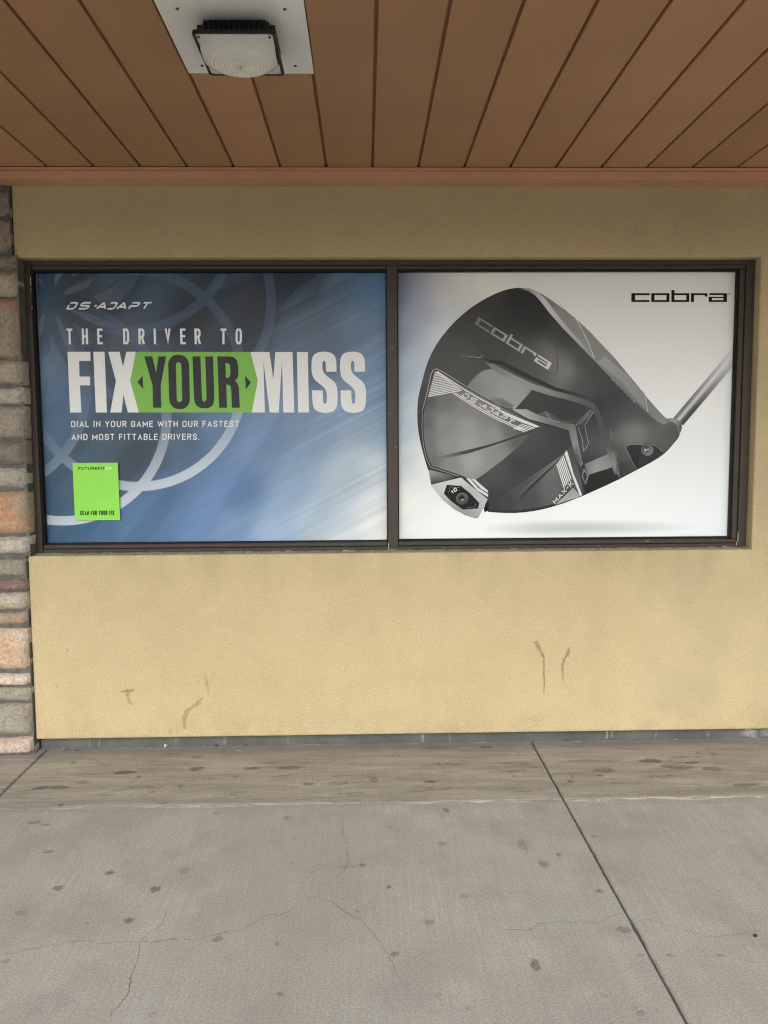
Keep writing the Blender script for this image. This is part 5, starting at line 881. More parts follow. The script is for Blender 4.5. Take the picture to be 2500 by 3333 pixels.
# lime and mortar crumbs along the foot of the plinth
bm = bmesh.new()
x = -1.66
while x < 2.6:
    l = random.uniform(.02, .10)
    if random.random() < .35:
        h = random.uniform(.002, .007)
        add_box(bm, x, x + l, .050 - random.uniform(.006, .016), .0505, -.001, h, bevel=.0025)
    x += l + random.uniform(0, .03)
cr = link('mortar_crumbs', bm_mesh('mortar_crumbs', bm), M_GREYCAULK, wall)
cr['kind'] = 'stuff'
for (px, w, a) in ((-1.45, .012, .35), (-1.40, .008, .5), (-.42, .010, .4), (.286, .013, .65), (.43, .010, .3), (1.26, .016, .75), (1.29, .01, .4), (1.52, .012, .45), (1.80, .02, .3), (2.02, .10, .75), (2.12, .12, .6), (-1.0, .03, .2), (-.75, .02, .3)):
    film('lime_streak', [(px, .068), (px + .002, .035), (px - .001, .004)], [w * .8, w, w * 1.3], M_LIME, wall, a * .55, y=.0485, jag=.001)
for pts, ws, a in D['drips']:
    film('splash_stain', pts, [max(.006, w * (1.4 if pts[0][0] > .5 else 2.0)) for w in ws], M_DRIP, wall, a * (0.68 if pts[0][0] > .5 else 0.56), y=-.0016, jag=.001)

# second stucco wall left of the pier (out of frame to the left)
wall2 = empty('stucco_wall', (-4.6, 0, 0), 'plain tan stucco wall left of the stone pier', 'wall')
box('plaster_face', M_STUCCO, wall2, -7.0, -2.42, 0.0, .30, .068, 2.90, bevel=.009, seg=2)
box('plinth', M_PLINTH, wall2, -7.0, -2.42, .050, .28, -.05, .080)

# ------------------------------------------------------------------ stone pier
pier = empty('stone_pier', (-2.05, -.02, 0), 'stacked stone veneer pier with mortar joints at the left end of the wall', 'pier')
bm = bmesh.new()
add_box(bm, -2.40, -1.7075, -.016, .30, -.02, 2.90)
add_box(bm, -2.39, -1.6832, -.014, .058, WB + .002, WT - .004)
link('mortar_core', bm_mesh('mortar_core', bm), M_MORTAR, pier)
TONES = [((0.223, 0.191, 0.155), (0.359, 0.320, 0.255)), ((0.264, 0.225, 0.180), (0.366, 0.309, 0.236)), ((0.193, 0.168, 0.134), (0.256, 0.231, 0.190)), ((0.434, 0.399, 0.313), (0.327, 0.287, 0.222)),
         ((0.292, 0.244, 0.192), (0.400, 0.223, 0.140)), ((0.356, 0.299, 0.224), (0.420, 0.367, 0.291)), ((0.434, 0.393, 0.311), (0.327, 0.291, 0.222)), ((0.337, 0.292, 0.232), (0.296, 0.254, 0.200)),
         ((0.185, 0.153, 0.123), (0.212, 0.181, 0.146)), ((0.387, 0.365, 0.304), (0.331, 0.308, 0.249)), ((0.330, 0.297, 0.239), (0.463, 0.255, 0.132)), ((0.510, 0.463, 0.386), (0.435, 0.391, 0.329)),
         ((0.276, 0.246, 0.194), (0.224, 0.202, 0.164)), ((0.171, 0.099, 0.088), (0.236, 0.160, 0.139)), ((0.495, 0.440, 0.352), (0.409, 0.354, 0.269)), ((0.426, 0.275, 0.182), (0.319, 0.245, 0.182)),
         ((0.532, 0.458, 0.354), (0.521, 0.331, 0.193)), ((0.605, 0.546, 0.448), (0.512, 0.369, 0.231)), ((0.286, 0.257, 0.200), (0.342, 0.314, 0.250)), ((0.319, 0.287, 0.224), (0.275, 0.243, 0.189)), ((0.501, 0.426, 0.340), (0.453, 0.309, 0.226))]
def stone(x0, x1, z0, z1, front, tones, seed, deep=.05):
    """a split-faced stone: wavy outline, rounded rim, rough front"""
    nx, nz = max(5, int((x1 - x0) / .022)), max(4, int((z1 - z0) / .022))
    verts, cols = [], []
    cx, cz = (x0 + x1) / 2, (z0 + z1) / 2
    hw, hh = (x1 - x0) / 2, (z1 - z0) / 2
    for j in range(nz + 1):
        for i in range(nx + 1):
            u, v = 2 * i / nx - 1, 2 * j / nz - 1
            du, dv = (1 - abs(u)) * hw, (1 - abs(v)) * hh
            rim = math.sqrt(max(0.0, 1 - max(0.0, 1 - du / .009) ** 2)) * math.sqrt(max(0.0, 1 - max(0.0, 1 - dv / .008) ** 2))
            p = Vector((cx + u * hw, 0, cz + v * hh))
            p.x += .006 * noise.noise(Vector((p.z * 16, seed * 3.1, 1.7))) * abs(u) ** 3
            p.z += .007 * noise.noise(Vector((p.x * 13, seed * 1.7, 5.2))) * abs(v) ** 3
            rough = .013 * noise.noise(Vector((p.x * 14, p.z * 14, seed))) + .007 * noise.noise(Vector((p.x * 40, p.z * 40, seed + 4)))
            p.y = -.012 + (front + .012 + rough) * rim
            verts.append(p)
            m = .5 + .9 * noise.noise(Vector((p.x * 7, p.z * 11, seed * 2.3))) + .35 * noise.noise(Vector((p.x * 26, p.z * 34, seed * 1.3)))
            m = min(1, max(0, m))
            pale = max(0, noise.noise(Vector((p.x * 19, p.z * 19, seed + 31)))) * .35 + (.22 if rim < .93 else 0)
            c = [tones[0][k] * (1 - m) + tones[1][k] * m for k in range(3)]
            cols.append([c[k] * (1 - pale) + (.42, .39, .34)[k] * pale for k in range(3)])
    W_ = nx + 1
    faces = [(j * W_ + i, j * W_ + i + 1, (j + 1) * W_ + i + 1, (j + 1) * W_ + i) for j in range(nz) for i in range(nx)]
    ring = [i for i in range(W_)] + [j * W_ + nx for j in range(1, nz + 1)] + [nz * W_ + i for i in range(nx - 1, -1, -1)] + [j * W_ for j in range(nz - 1, 0, -1)]
    b0 = len(verts)
    for k in ring:
        verts.append(Vector((verts[k].x, deep - .02, verts[k].z))); cols.append([c * .9 for c in cols[k]])
    for k in range(len(ring)):
        a, b = ring[k], ring[(k + 1) % len(ring)]
        faces.append((b, a, b0 + k, b0 + (k + 1) % len(ring)))
    return link('stone', mesh_of('stone', verts, faces, np.array(cols)), M_STONE, pier, smooth=True)
for i, (zt, zb, xr) in enumerate(D['stones']):
    w = (.26, .40, .33, .47, .30)[i % 5] if (zt - zb) < .2 else .36
    fr = -.050 - .008 * ((i * 7) % 3 - 1)
    in_window = WB - .02 < (zt + zb) / 2 < WT + .02
    xr = max(xr, -1.6860) if in_window else min(xr, -1.7085)
    deep = .074 if in_window else .06
    stone(xr - w, xr, zb - .002, zt + .002, fr, TONES[i], i + 1, deep)
    if xr - w - .016 > -2.38: stone(-2.40, xr - w - .016, zb + .004 * ((i % 3) - 1), zt, fr + .006, TONES[(i * 5 + 3) % 21], i + 40, deep)

# ------------------------------------------------------------------ window
FY = .060
win = empty('shop_window', (.137, FY, 1.018), 'wide bronze aluminium shop window with two panes and a centre mullion', 'window')
box('jamb', M_BRONZE, win, -1.7035, -1.6535, FY, .20, 1.020, 2.4825, bevel=.002)
box('jamb', M_BRONZE, win, 1.9305, 1.9745, FY, .20, 1.020, 2.4825, bevel=.002)
box('head_bar', M_BRONZE, win, -1.653, 1.930, FY + .001, .20, 2.4600, 2.4830, bevel=.002)
box('sill_bar', M_BRONZE, win, -1.653, 1.930, FY + .001, .20, 1.0195, 1.0425, bevel=.002)
box('mullion', M_BRONZE, win, .1110, .1645, FY - .003, .20, 1.0430, 2.4595, bevel=.002)
box('mullion_foot', M_BRONZE, win, .1110, .1645, FY - .004, FY + .0005, 1.0195, 1.0428)
box('mullion_head', M_BRONZE, win, .1110, .1645, FY - .004, FY + .0005, 2.4598, 2.4830)
for a, b in ((-1.6528, .1105), (.1650, 1.9300)):
    box('head_stop', M_BRONZE, win, a, b, FY + .008, .19, 2.4415, 2.4592, bevel=.0015)
    box('sill_stop', M_BRONZE, win, a, b, FY + .010, .19, 1.0430, 1.0640, bevel=.004, seg=2)
box('side_stop', M_BRONZE, win, 1.9050, 1.9300, FY + .012, .19, 1.0645, 2.4410, bevel=.0015)
PANES = ((-1.6475, .1075, 1.0705, 2.4335), (.1695, 1.9285, 1.0740, 2.4345))
for a, b, c, d in PANES:
    bm = bmesh.new()
    lo, hi = (a - .0052, b + .003)
    if a > 0: hi = 1.9046
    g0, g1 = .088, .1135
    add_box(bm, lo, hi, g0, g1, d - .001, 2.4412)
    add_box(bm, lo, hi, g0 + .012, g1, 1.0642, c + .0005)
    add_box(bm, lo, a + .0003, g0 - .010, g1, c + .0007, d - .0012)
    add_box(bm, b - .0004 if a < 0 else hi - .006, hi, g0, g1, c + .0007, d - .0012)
    gk = link('gasket_and_shade', bm_mesh('gasket_and_shade', bm), M_BLACK, win)  # black strips: glazing gasket plus painted shade of the frame's inner sides
    # raised black bead of glazing tape where it has crept over the film
    box('glass_pane', M_GLASS, win, a + .0006, min(b, 1.904) - .0006, .108, .1122, c + .0008, d - .0014)
def wavy_bead(name, mat, x0, x1, y, z, r, seed, vertical=False, step=.02):
    n = int(abs(x1 - x0) / step) + 2
    verts, faces = [], []
    for i in range(n):
        t = x0 + (x1 - x0) * i / (n - 1)
        rr = r * (1 + .55 * noise.noise(Vector((t * 21, seed, 0))) + .5 * max(0, noise.noise(Vector((t * 7, seed + 9, 3)))))
        off = r * .8 * noise.noise(Vector((t * 11, seed + 4, 2)))
        for k in range(6):
            a = 2 * math.pi * k / 6
            if vertical: verts.append((z + off + rr * math.cos(a), y + rr * .6 * math.sin(a), t))
            else: verts.append((t, y + rr * math.sin(a), z + off * .3 + rr * math.cos(a)))
    for i in range(n - 1):
        for k in range(6):
            faces.append((i * 6 + k, i * 6 + (k + 1) % 6, (i + 1) * 6 + (k + 1) % 6, (i + 1) * 6 + k))
    return link(name, mesh_of(name, verts, faces), mat, win, smooth=True)
wavy_bead('sealant', M_GREYCAULK, -1.70, 1.975, .048, 1.0185, .0085, 3)
wavy_bead('caulk', M_CAULK, 1.03, 2.47, .045, -1.6905, .0032, 8, vertical=True)
bm = bmesh.new()
for k in range(34):
    x = random.uniform(-1.6, 1.9); l = random.uniform(.008, .05)
    add_box(bm, x, x + l, .046, .0585, 1.0195, 1.0215 + random.uniform(.001, .006), bevel=.0012)
ck = link('paint_crumbs', bm_mesh('paint_crumbs', bm), M_CAULK, win); ck['kind'] = 'stuff'
bm = bmesh.new()
for x, z, w, h in ((-1.6545, 2.36, .003, .045), (-1.6542, 2.33, .002, .02), (-1.6540, 2.25, .003, .012), (.1120, 1.03, .0025, .03), (.160, 1.022, .008, .003), (1.930, 1.05, .0025, .05), (1.9225, 1.03, .003, .02), (.135, 2.05, .004, .004), (.15, 1.55, .004, .003), (.125, 1.72, .003, .004), (1.45, 1.055, .02, .002), (.40, 1.03, .004, .003), (1.2, 1.035, .003, .003)):
    yy = FY - .0045 if .11 < x < .165 else FY + .0093 if z > 1.05 and x > .17 and x < 1.9 else FY - .0008
    add_box(bm, x, x + w, yy, yy + .002, z, z + h)
ch = link('paint_chips', bm_mesh('paint_chips', bm), M_CAULK, win); ch['kind'] = 'stuff'

# ------------------------------------------------------------------ prints: flat shapes filled by constrained triangulation
def shepard(P, ctl, eps=.0006, pw=1.7):
    C = np.array(ctl, float)
    if len(C) == 1: return np.repeat(C[:, 2:5], len(P), 0)
    out = np.zeros((len(P), 3))
    for i in range(0, len(P), 40000):
        d = ((P[i:i + 40000, None, :] - C[None, :, :2]) ** 2).sum(2)
        w = 1 / (d + eps) ** pw
        out[i:i + 40000] = (w @ C[:, 2:5]) / w.sum(1)[:, None]
    return out

def fill(polys, holes=(), spacing=0.0):
    """union of polygons minus holes -> (points, triangles)"""
    verts, faces = [], []
    for p in list(polys) + list(holes):
        b = len(verts)
        area = sum(p[i - 1][0] * p[i][1] - p[i][0] * p[i - 1][1] for i in range(len(p)))
        verts += [Vector(q) for q in (p if area > 0 else p[::-1])]
        faces.append(list(range(b, b + len(p))))
    nh = len(polys)
    if spacing:
        A = np.array([q for p in polys for q in p])
        lo, hi = A.min(0), A.max(0)
        gx, gz = np.meshgrid(np.arange(lo[0], hi[0], spacing) + spacing * .37, np.arange(lo[1], hi[1], spacing) + spacing * .41)
        pts = np.stack([gx.ravel(), gz.ravel()], 1)
        p = np.array(polys[0]); q = np.roll(p, -1, 0)
        ins = np.zeros(len(pts), bool)
        for a, b in zip(p, q):
            c = (a[1] > pts[:, 1]) != (b[1] > pts[:, 1])
            with np.errstate(divide='ignore', invalid='ignore'):
                ins ^= c & (pts[:, 0] < (b[0] - a[0]) * (pts[:, 1] - a[1]) / (b[1] - a[1]) + a[0])
        verts += [Vector(v) for v in pts[ins]]
    v, e, f, ov, oe, of = delaunay_2d_cdt(verts, [], faces, 0, 1e-5)
    tris = [t for t, o in zip(f, of) if any(k < nh for k in o) and not any(k >= nh for k in o)]
    return np.array([(a.x, a.y) for a in v]), tris

class Print:
    """collects flat print layers into one mesh, each a hair in front of the last"""
    def __init__(s, y, step=.00002): s.v, s.f, s.c, s.y, s.step = [], [], [], y, step
    def add(s, polys, ctl, holes=(), spacing=0.0, tex=None):
        P, T = fill(polys, holes, spacing)
        if not len(T): return
        col = shepard(P, ctl, .004, 2.2) if spacing > .015 else shepard(P, ctl)
        if tex == 'weave':
            u, v = (P[:, 0] * .94 - P[:, 1] * .34) / .0225, (P[:, 0] * .34 + P[:, 1] * .94) / .0135
            row = np.floor(v)
            fu = (u + .5 * (row % 2)) % 1
            saw = np.where(fu < .5, fu * 2, 2 - fu * 2) * 1.6 - .8 + ((v % 1) - .5) * .9
            am = .035 + .10 * sstep(.50, .28, P[:, 0]) + .15 * sstep(.72, .90, P[:, 0]) * sstep(1.62, 1.42, P[:, 1])
            col = col * (1 + (am * saw)[:, None])
        b = len(s.v)
        s.y -= s.step
        s.v += [(p[0], s.y, p[1]) for p in P]
        s.c += list(col)
        for t in T:
            (x0, z0), (x1, z1), (x2, z2) = P[t[0]], P[t[1]], P[t[2]]
            t = t if (x1 - x0) * (z2 - z0) - (x2 - x0) * (z1 - z0) > 0 else t[::-1]
            s.f.append([b + k for k in t])
    def build(s, name, parent, mat=None):
        return link(name, mesh_of(name, s.v, s.f, np.clip(np.array(s.c), .004, .85)), mat or M_PRINT, parent)

# stroke letters: centre lines in a unit box
GL = {
 'A': (.95, [[(0, 0), (.5, 1), (1, 0)], [(.2, .3), (.8, .3)]]),
 'B': (.85, [[(0, 0), (0, 1), (.75, 1), (1, .86), (1, .66), (.75, .53), (0, .53)], [(.75, .53), (1, .39), (1, .14), (.75, 0), (0, 0)]]),
 'C': (.85, [[(1, .72), (1, .83), (.75, 1), (.25, 1), (0, .83), (0, .17), (.25, 0), (.75, 0), (1, .17), (1, .28)]]),
 'D': (.88, [[(0, .5), (0, 1), (.68, 1), (1, .8), (1, .2), (.68, 0), (0, 0), (0, .5)]]),
 'E': (.78, [[(1, 1), (0, 1), (0, 0), (1, 0)], [(0, .52), (.86, .52)]]),
 'F': (.74, [[(1, 1), (0, 1), (0, 0)], [(0, .5), (.88, .5)]]),
 'G': (.9, [[(1, .72), (1, .83), (.75, 1), (.25, 1), (0, .83), (0, .17), (.25, 0), (.75, 0), (1, .17), (1, .47), (.52, .47)]]),
 'H': (.9, [[(0, 0), (0, 1)], [(1, 0), (1, 1)], [(0, .5), (1, .5)]]),
 'I': (.0, [[(.5, 0), (.5, 1)]]),
 'K': (.88, [[(0, 0), (0, 1)], [(1, 1), (.04, .4)], [(.33, .58), (1, 0)]]),
 'L': (.72, [[(0, 1), (0, 0), (1, 0)]]),
 'M': (1.1, [[(0, 0), (0, 1), (.5, .3), (1, 1), (1, 0)]]),
 'N': (.92, [[(0, 0), (0, 1), (1, 0), (1, 1)]]),
 'O': (.92, [[(0, .5), (0, .83), (.25, 1), (.75, 1), (1, .83), (1, .17), (.75, 0), (.25, 0), (0, .17), (0, .5)]]),
 'P': (.84, [[(0, 0), (0, 1), (.75, 1), (1, .86), (1, .58), (.75, .44), (0, .44)]]),
 'R': (.86, [[(0, 0), (0, 1), (.75, 1), (1, .86), (1, .62), (.75, .48), (0, .48)], [(.58, .48), (1, 0)]]),
 'S': (.86, [[(1, .76), (1, .84), (.75, 1), (.25, 1), (0, .84), (0, .66), (.2, .55), (.8, .45), (1, .34), (1, .16), (.75, 0), (.25, 0), (0, .16), (0, .24)]]),
 'T': (.85, [[(0, 1), (1, 1)], [(.5, 1), (.5, 0)]]),
 'U': (.9, [[(0, 1), (0, .18), (.25, 0), (.75, 0), (1, .18), (1, 1)]]),
 'V': (.92, [[(0, 1), (.5, 0), (1, 1)]]),
 'W': (1.35, [[(0, 1), (.25, 0), (.5, .85), (.75, 0), (1, 1)]]),
 'X': (.9, [[(0, 1), (1, 0)], [(0, 0), (1, 1)]]),
 'Y': (.9, [[(0, 1), (.5, .45), (1, 1)], [(.5, .45), (.5, 0)]]),
 '3': (.85, [[(0, 1), (.8, 1), (1, .86), (1, .64), (.8, .52), (.25, .52)], [(.8, .52), (1, .38), (1, .14), (.8, 0), (0, 0)]]),
 '1': (.35, [[(0, .78), (1, 1), (1, 0)]]), '0': (.8, [[(0, .5), (0, 1), (1, 1), (1, 0), (0, 0), (0, .5)]]),
 '.': (.0, []), '-': (.5, [[(0, .5), (1, .5)]]), ' ': (.35, []),
}
def stroke_polys(line, t, cap=False):
    """quads with mitred joints along a polyline, thickness t"""
    P = [Vector(p) for p in line]
    if cap and (P[0] - P[-1]).length > 1e-9:
        for i, j in ((0, 1), (-1, -2)):
            P[i] = P[i] + (P[i] - P[j]).normalized() * t / 2
    closed = len(P) > 3 and (P[0] - P[-1]).length < 1e-9
    n = len(P)
    off = []
    for i in range(n):
        a = P[i - 1] if i else (P[-2] if closed else None)
        c = P[i + 1] if i < n - 1 else (P[1] if closed else None)
        d1 = (P[i] - a).normalized() if a is not None else None
        d2 = (c - P[i]).normalized() if c is not None else None
        n1 = Vector((-d1.y, d1.x)) if d1 else None
        n2 = Vector((-d2.y, d2.x)) if d2 else None
        if n1 is None: m = n2
        elif n2 is None: m = n1
        else:
            m = n1 + n2
            if m.length < .05: m = n1
            else:
                m.normalize(); m = m / max(.16, m.dot(n1))
        off.append(m * t / 2)
    lo = (lambda v: (v.x, min(1.0, max(0.0, v.y)))) if cap else tuple
    return [[lo(P[i] + off[i]), lo(P[i + 1] + off[i + 1]), lo(P[i + 1] - off[i + 1]), lo(P[i] - off[i])] for i in range(n - 1)]
def glyph(ch, w, t):
    """polygons of a letter w wide and 1 high, all strokes inside the box"""
    out = [[(0, 0), (t, 0), (t, t), (0, t)]] if ch == '.' else []
    for ln in GL[ch][1]:
        out += stroke_polys([(t / 2 + p[0] * max(0, w - t), t / 2 + p[1] * (1 - t)) for p in ln], t, cap=True)
    return out
def frame_map(b):
    o, x, y = [np.array(p) for p in b]
    return lambda p: tuple(o + (x - o) * p[0] + (y - o) * p[1])
def text_polys(txt, b, t, gap=.16, wide=.62, slant=0.0):
    """a line of letters fitted to the frame b = lower left, lower right, upper left"""
    o, x, y = [np.array(p) for p in b]
    asp = np.linalg.norm(x - o) / np.linalg.norm(y - o)
    ws = [GL[c][0] * wide + (t if GL[c][0] < .4 and c != ' ' and c != '1' else 0) for c in txt]
    tot = sum(ws) + gap * (len(txt) - 1)
    k = asp / tot
    f = frame_map(b)
    out, cx = [], 0.0
    for c, w in zip(txt, ws):
        for poly in glyph(c, w * k if GL[c][0] > .3 else max(w * k, t), t):
            out.append([f(((cx * k + p[0]) / asp + slant * (p[1] - .5) / asp, p[1])) for p in poly])
        cx += w + gap
    return out

WHITE, DARK = (0.90, 0.90, 0.90), (0.045, 0.046, 0.050)
flat = lambda c: [(0, 0) + tuple(c)]
SHEET_Y = .1200
def sheet_grid(a, b, c, d, step, colour):
    nx, nz = int((b - a) / step) + 1, int((d - c) / step) + 1
    X, Z = np.meshgrid(np.linspace(a, b, nx), np.linspace(c, d, nz))
    P = np.stack([X.ravel(), Z.ravel()], 1)
    col = colour(P)
    me = bpy.data.meshes.new('sheet')
    me.vertices.add(len(P)); co = np.zeros((len(P), 3), np.float32)
    co[:, 0], co[:, 1], co[:, 2] = P[:, 0], SHEET_Y, P[:, 1]
    me.vertices.foreach_set('co', co.ravel())
    i = (np.arange(nz - 1)[:, None] * nx + np.arange(nx - 1)[None, :]).ravel()
    q = np.stack([i, i + 1, i + nx + 1, i + nx], 1).astype(np.int32)
    me.loops.add(q.size); me.polygons.add(len(q))
    me.loops.foreach_set('vertex_index', q.ravel())
    me.polygons.foreach_set('loop_start', np.arange(0, q.size, 4, dtype=np.int32))
    me.update(calc_edges=True)
    at = me.color_attributes.new('tone', 'FLOAT_COLOR', 'POINT')
    c4 = np.ones((len(P), 4), np.float32); c4[:, :3] = np.clip(col * 1.12, .006, .90)
    at.data.foreach_set('color', c4.ravel())
    return me

# ------------------------------------------------------------------ left poster
def left_colour(P):
    x, z = P[:, 0], P[:, 1]
    C = shepard(P, D['bg_l'], .010, 2.4)
    C = C * .88 + C.mean(1)[:, None] * .12
    # brushed streaks sweeping up to the right
    ca, sa = math.cos(math.radians(27)), math.sin(math.radians(27))
    u, v = x * ca + z * sa, -x * sa + z * ca
    st = .55 * vnoise(u * .9, v * 48, 1) + .6 * vnoise(u * 1.3 + 5, v * 95, 2) + .2 * vnoise(u * .7, v * 17, 3)
    amt = .045 + .09 * sstep(.35, 1.0, (x + 1.65) / 1.76) + .08 * sstep(1.75, 2.3, z) * sstep(-.9, -.3, x)
    C = C * (1 + (amt * st)[:, None])
    ca, sa = math.cos(math.radians(52)), math.sin(math.radians(52))
    u, v = x * ca + z * sa, -x * sa + z * ca
    dk = sstep(.05, .5, vnoise(u * .8, v * 7.5, 6)) * .16 * sstep(.1, -.6, x)
    C = C * (1 - dk)[:, None]
    # petals round the rosette
    def soft(poly, w):
        p = np.array(poly); q = np.roll(p, -1, 0)
        ins = np.zeros(len(x), bool); dist = np.full(len(x), 9.0)
        for a, b in zip(p, q):
            c = (a[1] > z) != (b[1] > z)
            with np.errstate(divide='ignore', invalid='ignore'):
                ins ^= c & (x < (b[0] - a[0]) * (z - a[1]) / (b[1] - a[1]) + a[0])
            ab = b - a; L2 = (ab ** 2).sum() + 1e-12
            t = np.clip(((x - a[0]) * ab[0] + (z - a[1]) * ab[1]) / L2, 0, 1)
            dist = np.minimum(dist, np.hypot(x - a[0] - t * ab[0], z - a[1] - t * ab[1]))
        return np.where(ins, np.clip(dist / w + .5, 0, 1), np.clip(.5 - dist / w, 0, 1))
    ox, oz = D['rose']
    rad = np.hypot(x - ox, z - oz)
    for pt in D['petal']:
        k = soft(pt['p'], .005) * pt['a'] * .62
        far = sstep(0, .55, rad)
        tgt = np.stack([.30 - .14 * far, .345 - .12 * far, .40 - .06 * far], 1)
        C = C + (tgt - C) * k[:, None]
    # eight rings through the rosette's centre
    R1, R0 = .570, .522
    t = np.clip((2.43 - z) / 1.36 * .66 + (x + 1.65) / 1.76 * .34, 0, 1)
    s = .24 + .72 * sstep(.34, .74, t)
    s = s * sstep(.13, .36, rad)
    L = np.stack([.15 + .47 * sstep(.3, .75, t), .22 + .45 * sstep(.3, .75, t), .36 + .35 * sstep(.3, .75, t)], 1)
    cover = np.zeros(len(x))
    for k in range(8):
        a = math.radians(45 * k + 1.5)
        d = np.hypot(x - ox - .560 * math.cos(a), z - oz - .560 * math.sin(a))
        e = .0022
        cover = np.maximum(cover, np.clip((d - R0) / e + .5, 0, 1) * np.clip((R1 - d) / e + .5, 0, 1))
    C = C + (L - C) * (cover * s)[:, None]
    return C
a, b, c, d = PANES[0]
post = empty('poster', ((a + b) / 2, SHEET_Y, c), 'blue window poster with pale overlapping rings, white headline lettering and a green hexagon', 'poster')
link('printed_sheet', sheet_grid(a, b, c, d, .0034, left_colour), M_PRINT, post)
Y1 = SHEET_Y - .0004
GREEN = (0.245, 0.525, 0.105)
for s in D['left']:
    n, p = s['n'], s['p']
    if n.endswith('-'): continue
    holes = [h['p'] for h in D['left'] if h['n'] == n + '-']
    pr = Print(Y1 if n != 'hex' else Y1 + .0002, .0002 if n in 'YOURarrow' else .0001)
    colr = GREEN if n == 'hex' else DARK if n in ('Y', 'O', 'U', 'R', 'arrow') else WHITE
    pr.add([p], flat(colr), holes)
    pr.build('hexagon' if n == 'hex' else 'arrow' if n == 'arrow' else 'letter', post)
pr = Print(Y1)
for ch, *bb in D['drv']:
    o, x, y = [np.array(q) for q in bb]
    asp = np.linalg.norm(x - o) / np.linalg.norm(y - o)
    f = frame_map(bb)
    for poly in glyph(ch, asp, .14):
        pr.add([[f((q[0] / asp, q[1])) for q in poly]], flat((.88, .88, .87)))
pr.build('headline_lettering', post)['kind'] = 'stuff'
pr = Print(Y1)
T = D['txt']
for poly in text_polys('DIAL IN YOUR GAME WITH OUR FASTEST', T['line1'], .15, gap=.20): pr.add([poly], flat(WHITE))
for poly in text_polys('AND MOST FITTABLE DRIVERS.', T['line2'], .15, gap=.20): pr.add([poly], flat(WHITE))
pr.build('small_lettering', post)['kind'] = 'stuff'
# wide slanted model lettering, crossbars broken
GW = {'D': [[(.0, 1), (.72, 1), (.95, .8), (.95, .2), (.72, 0), (.0, 0)], [(.0, 0), (.0, .62)]], 'S': [[(1, 1), (.2, 1), (0, .86), (0, .62), (.15, .5), (.85, .5), (1, .38), (1, .14), (.82, 0), (0, 0)]],
      '-': [[(-.3, .5), (1.3, .5)]], 'A': [[(.30, .3), (.80, .3)], [(.0, 0), (.62, 1)], [(.62, 1), (1, 0)]], 'Q': [[(-.12, 1), (.72, 1), (1, .8), (1, .2), (.72, 0), (-.05, 0)]],
      'P': [[(0, 0), (0, .44), (.8, .44), (1, .6), (1, .86), (.82, 1), (0, 1)]], 'T': [[(0, 1), (1, 1)], [(.5, 1), (.5, 0)]]}
def wide_text(seq, b, t, slant):
    o, x, y = [np.array(q) for q in b]
    asp = np.linalg.norm(x - o) / np.linalg.norm(y - o)
    f = frame_map(b)
    out = []
    for ch, x0, x1 in seq:
        w = (x1 - x0) * asp
        for ln in GW[ch]:
            Q = [(x0 * asp + t / 2 + p[0] * (w - t), t / 2 + p[1] * (1 - t)) for p in ln]
            for poly in stroke_polys(Q, t): out.append([f(((q[0] + (.06 if ch == 'A' else slant) * q[1]) / asp, q[1])) for q in poly])
    return out
ADAPT = (('D', 0, .112), ('S', .142, .262), ('-', .312, .350), ('A', .358, .480), ('Q', .488, .580), ('A', .598, .720), ('P', .738, .846), ('T', .872, .985))
pr = Print(Y1)
for poly in wide_text(ADAPT, T['adapt'], .22, .34): pr.add([poly], flat((.85, .85, .84)))
pr.build('model_lettering', post)['kind'] = 'stuff'

# ------------------------------------------------------------------ right poster
def right_colour(P):
    x, z = P[:, 0], P[:, 1]
    C = shepard(P, D['bg_r'], .008, 2.2)
    ca, sa = math.cos(math.radians(32)), math.sin(math.radians(32))
    u, v = x * ca + z * sa, -x * sa + z * ca
    st = .6 * vnoise(u * 1.5, v * 30, 21) + .4 * vnoise(u * 2, v * 75, 22)
    C = C * (1 + (.07 * sstep(.40, .17, x) * st)[:, None])
    # soft printed oval under the club head
    sx, sz = D['shadow']
    dx, dz = (x - sx) / np.where(x < sx, .50, .68), (z - sz + .000) / np.where(z > sz, .050, .045)
    k = sstep(1.0, .0, np.hypot(dx, dz)) ** .6 * .36
    C = C * (1 - k)[:, None]
    edge = sstep(1.862, 1.868, x) * .035
    return C * (1 - edge)[:, None]
a, b, c, d = PANES[1]
post2 = empty('poster', ((a + b) / 2, SHEET_Y, c), 'white window poster picturing a large dark golf driver head, right of the mullion', 'poster')
link('printed_sheet', sheet_grid(a, min(b, 1.9045), c, d, .0050, right_colour), M_PRINT, post2)
pr = Print(SHEET_Y - .0003)
for s in sorted(D['right'], key=lambda s: s['l']):
    pr.add([s['p']], s['c'], spacing=s['s'], tex=s['t'])
def rects(b, boxes, colour):
    f = frame_map(b)
    for x0, x1, z0, z1 in boxes:
        pr.add([[f((x0, z0)), f((x1, z0)), f((x1, z1)), f((x0, z1))]], [tuple(f((.0, 0))) + colour(0), tuple(f((.5, 0))) + colour(.5), tuple(f((1, 0))) + colour(1)])
